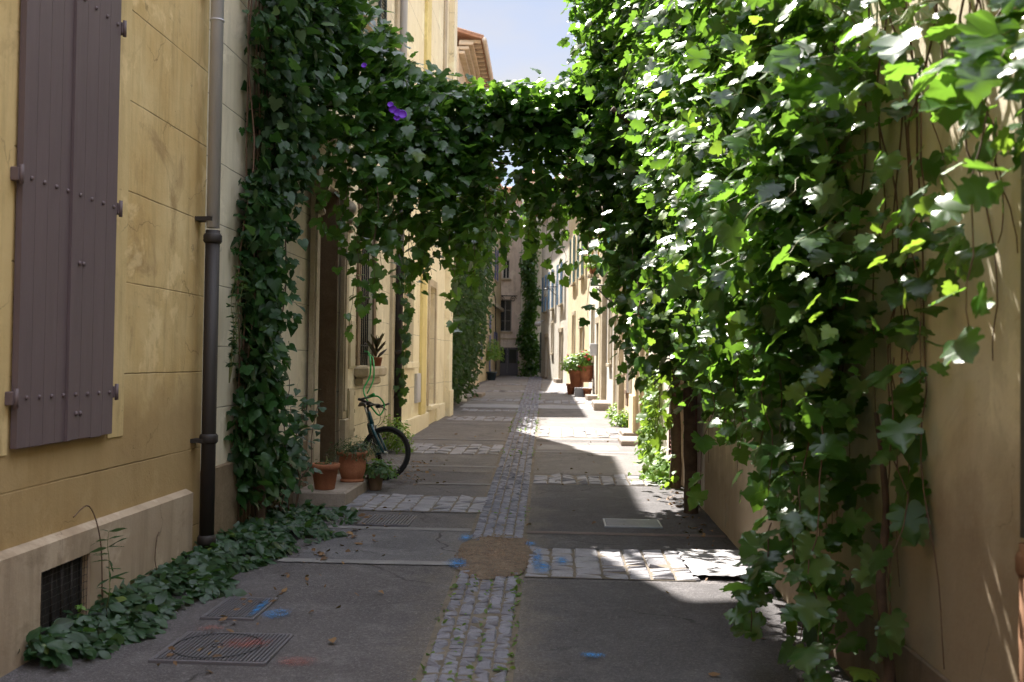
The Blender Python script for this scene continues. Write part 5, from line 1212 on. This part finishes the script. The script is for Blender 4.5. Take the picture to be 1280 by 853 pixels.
mb = MB(); mb.tube(smooth([(-2.72, 6.75, 0), (-2.72, 6.68, .12), (-2.72, 6.7, .26), (-2.73, 6.76, .3)]), .0035, 5); tag(mb.build('dry_tendril', M_STEMB), 'short dry tendril rising from the leaves against the plinth', 'tendril')
# thin strand on the dark downpipe
ps = empty('pipe_creeper', (-2.62, 16.6, 2), 'thin creeper strand hanging beside the dark downpipe', 'creeper'); mb = MB(); P = wander((-2.6, 16.55, 3.2), (-2.58, 16.5, .9), 0, 16, .03); mb.tube(P, .005, 5); mb.build('stem', M_STEM, ps)
LP = np.array([tuple(p) for p in P for _ in range(2)]); n = len(LP); leaves('foliage', LP + rv(n, .04), np.array([[.3, -.9, .3]]) + rv(n, .3), np.array([[0, 0, -1.]]) + rv(n, .3), rng.uniform(.1, .17, n), 'vine', M_IVY, ps)
# dark ivy mass on the sand house
iv = empty('ivy_mass', (-3.2, 29.5, gz(30)), 'dense dark ivy bulging from the left houses beyond the ivory facade', 'ivy')
K = 2200; Yc = rng.uniform(25.6, 33.5, K); zc = rng.uniform(.3, 7.2, K); th = np.interp(zc, [.3, 1.2, 3, 7.2], [.5, .75, 1.1, 1.3]) * np.interp(Yc, [25.6, 27, 33.5], [.75, .9, 1.05])
dc = th * rng.uniform(.1, 1, K) ** .4; cent = np.stack([-3.5 + dc, Yc, gz(30) + zc], 1); ow = np.tile(np.array([[.7, -.7, 0]]), (K, 1))
pos, nor, tip = clumped(cent, 5, np.array([.1, .16, .16]), ow, up=.5, out=.8); leaves('foliage', pos, nor, tip, rng.uniform(.1, .19, len(pos)), 'oval', M_IVY, iv)
mb = MB()
for i in range(8): mb.tube(wander((-3.4, 26 + i, gz(28)), (-3.4, 26 + i, 7), 0, 12, .1), .02, 6)
mb.build('stem', M_STEMB, iv)
# ivy column at the far end
fi = empty('ivy_column', (-1.8, 60, gz(60)), 'tall sunlit ivy column at the far end of the lane', 'ivy')
K = 900; zc = rng.uniform(0, 10.5, K); xc = -1.85 + rng.uniform(-1, 1, K) * np.interp(zc, [0, 2, 4, 10.5], [.5, .5, .32, .28]) + .12 * np.sin(zc * 1.7); cent = np.stack([xc, 60.2 - rng.uniform(0, .6, K), gz(60) + zc], 1)
pos, nor, tip = clumped(cent, 4, np.array([.12, .12, .15]), np.tile(np.array([[-.3, -1., 0]]), (K, 1)), up=.6, out=.7); leaves('foliage', pos, nor, tip, rng.uniform(.15, .28, len(pos)), 'oval', M_VINE, fi)
mb = MB(); mb.tube(wander((-1.85, 60.4, gz(60)), (-1.85, 60.45, 11), 0, 14, .1), .05, 6); mb.build('stem', M_STEMB, fi)
# shrub behind the garden wall
sb = empty('yard_shrub', (2.7, 8, 0), 'dark shrubbery filling the yard behind the low garden wall', 'shrub')
K = 1100; cent = np.stack([rng.uniform(1.9, 3.8, K), rng.uniform(6.1, 10.4, K), rng.uniform(.3, 4.2, K)], 1); pos, nor, tip = clumped(cent, 4, np.array([.15, .15, .15]), np.tile(np.array([[-.9, -.3, 0]]), (K, 1)), up=.6); leaves('foliage', pos, nor, tip, rng.uniform(.1, .18, len(pos)), 'vine', M_IVY, sb)
mb = MB()
for i in range(6): mb.tube(wander((2.2 + i * .25, 6.5 + i * .6, -.1), (2.3 + i * .25, 6.6 + i * .6, 3.5), 0, 10, .08), .03, 6)
mb.build('stem', M_BARK, sb)

# ------------------------------------------------------------------ litter and weeds in the joints
n = 330; x_ = []; 
for i in range(n):
    r_ = random.random()
    if r_ < .3: y = random.uniform(5, 10.2); x = np.interp(y, [5, 6.6, 8.4, 10.2], [-2.05, -2.05, -1.9, -1.9]) + abs(random.gauss(0, .22))
    elif r_ < .5: y = random.uniform(12.6, 14.6); x = -2.0 + random.gauss(0, .22)
    elif r_ < .75: y = random.uniform(7, 13); x = 1.42 - abs(random.gauss(0, .14))
    elif r_ < .82: y = random.uniform(12, 12.6); x = -1.75 + random.gauss(0, .15)
    else: y = random.uniform(4, 20); x = random.uniform(-2.2, 1.4)
    x_.append((x, y, gz(y) + .02))
fl = leaves('fallen_leaves', np.array(x_), np.array([[0, 0, 1.0]]) + rv(n, .3), rv(n, 1) * np.array([1, 1, .1]), rng.uniform(.025, .08, n), 'oval', M_DEAD, curl=1.6)
tag(fl, 'scattered dry brown leaves lying on the road and along the walls', 'leaves', kind='stuff')
w_ = []
for y, k in ((3.6, 30), (4.6, 40), (5.2, 40), (6.0, 40), (6.9, 40), (7.15, 30), (10, 20), (16, 60), (20.5, 120), (22.5, 120), (26, 60), (33, 120), (36, 80)):
    for i in range(k):
        yy_ = y + random.gauss(0, .22 + y * .012); sd_ = random.choice((-1, 1, 1, .2, -.35)); w_.append((CX(yy_) + sd_ * CW(yy_) / 2 + random.gauss(0, .015), yy_, gz(yy_) + .015))
w_ = [p for p in w_ if not in_patch(p[0], p[1])]; w_ = np.array(w_); n = len(w_)
gr = leaves('joint_weeds', w_, np.array([[0, -.3, 1.0]]) + rv(n, .5), rv(n, 1) * np.array([1, 1, .3]) + np.array([0, 0, .5]), rng.uniform(.02, .05, n), 'oval', leafmat('joint_weed_leaf', (.05, .1, .02), (.1, .15, .03), veins=False, rough=.6))
tag(gr, 'little green weeds growing in the joints of the cobbled channel', 'weeds', kind='stuff')
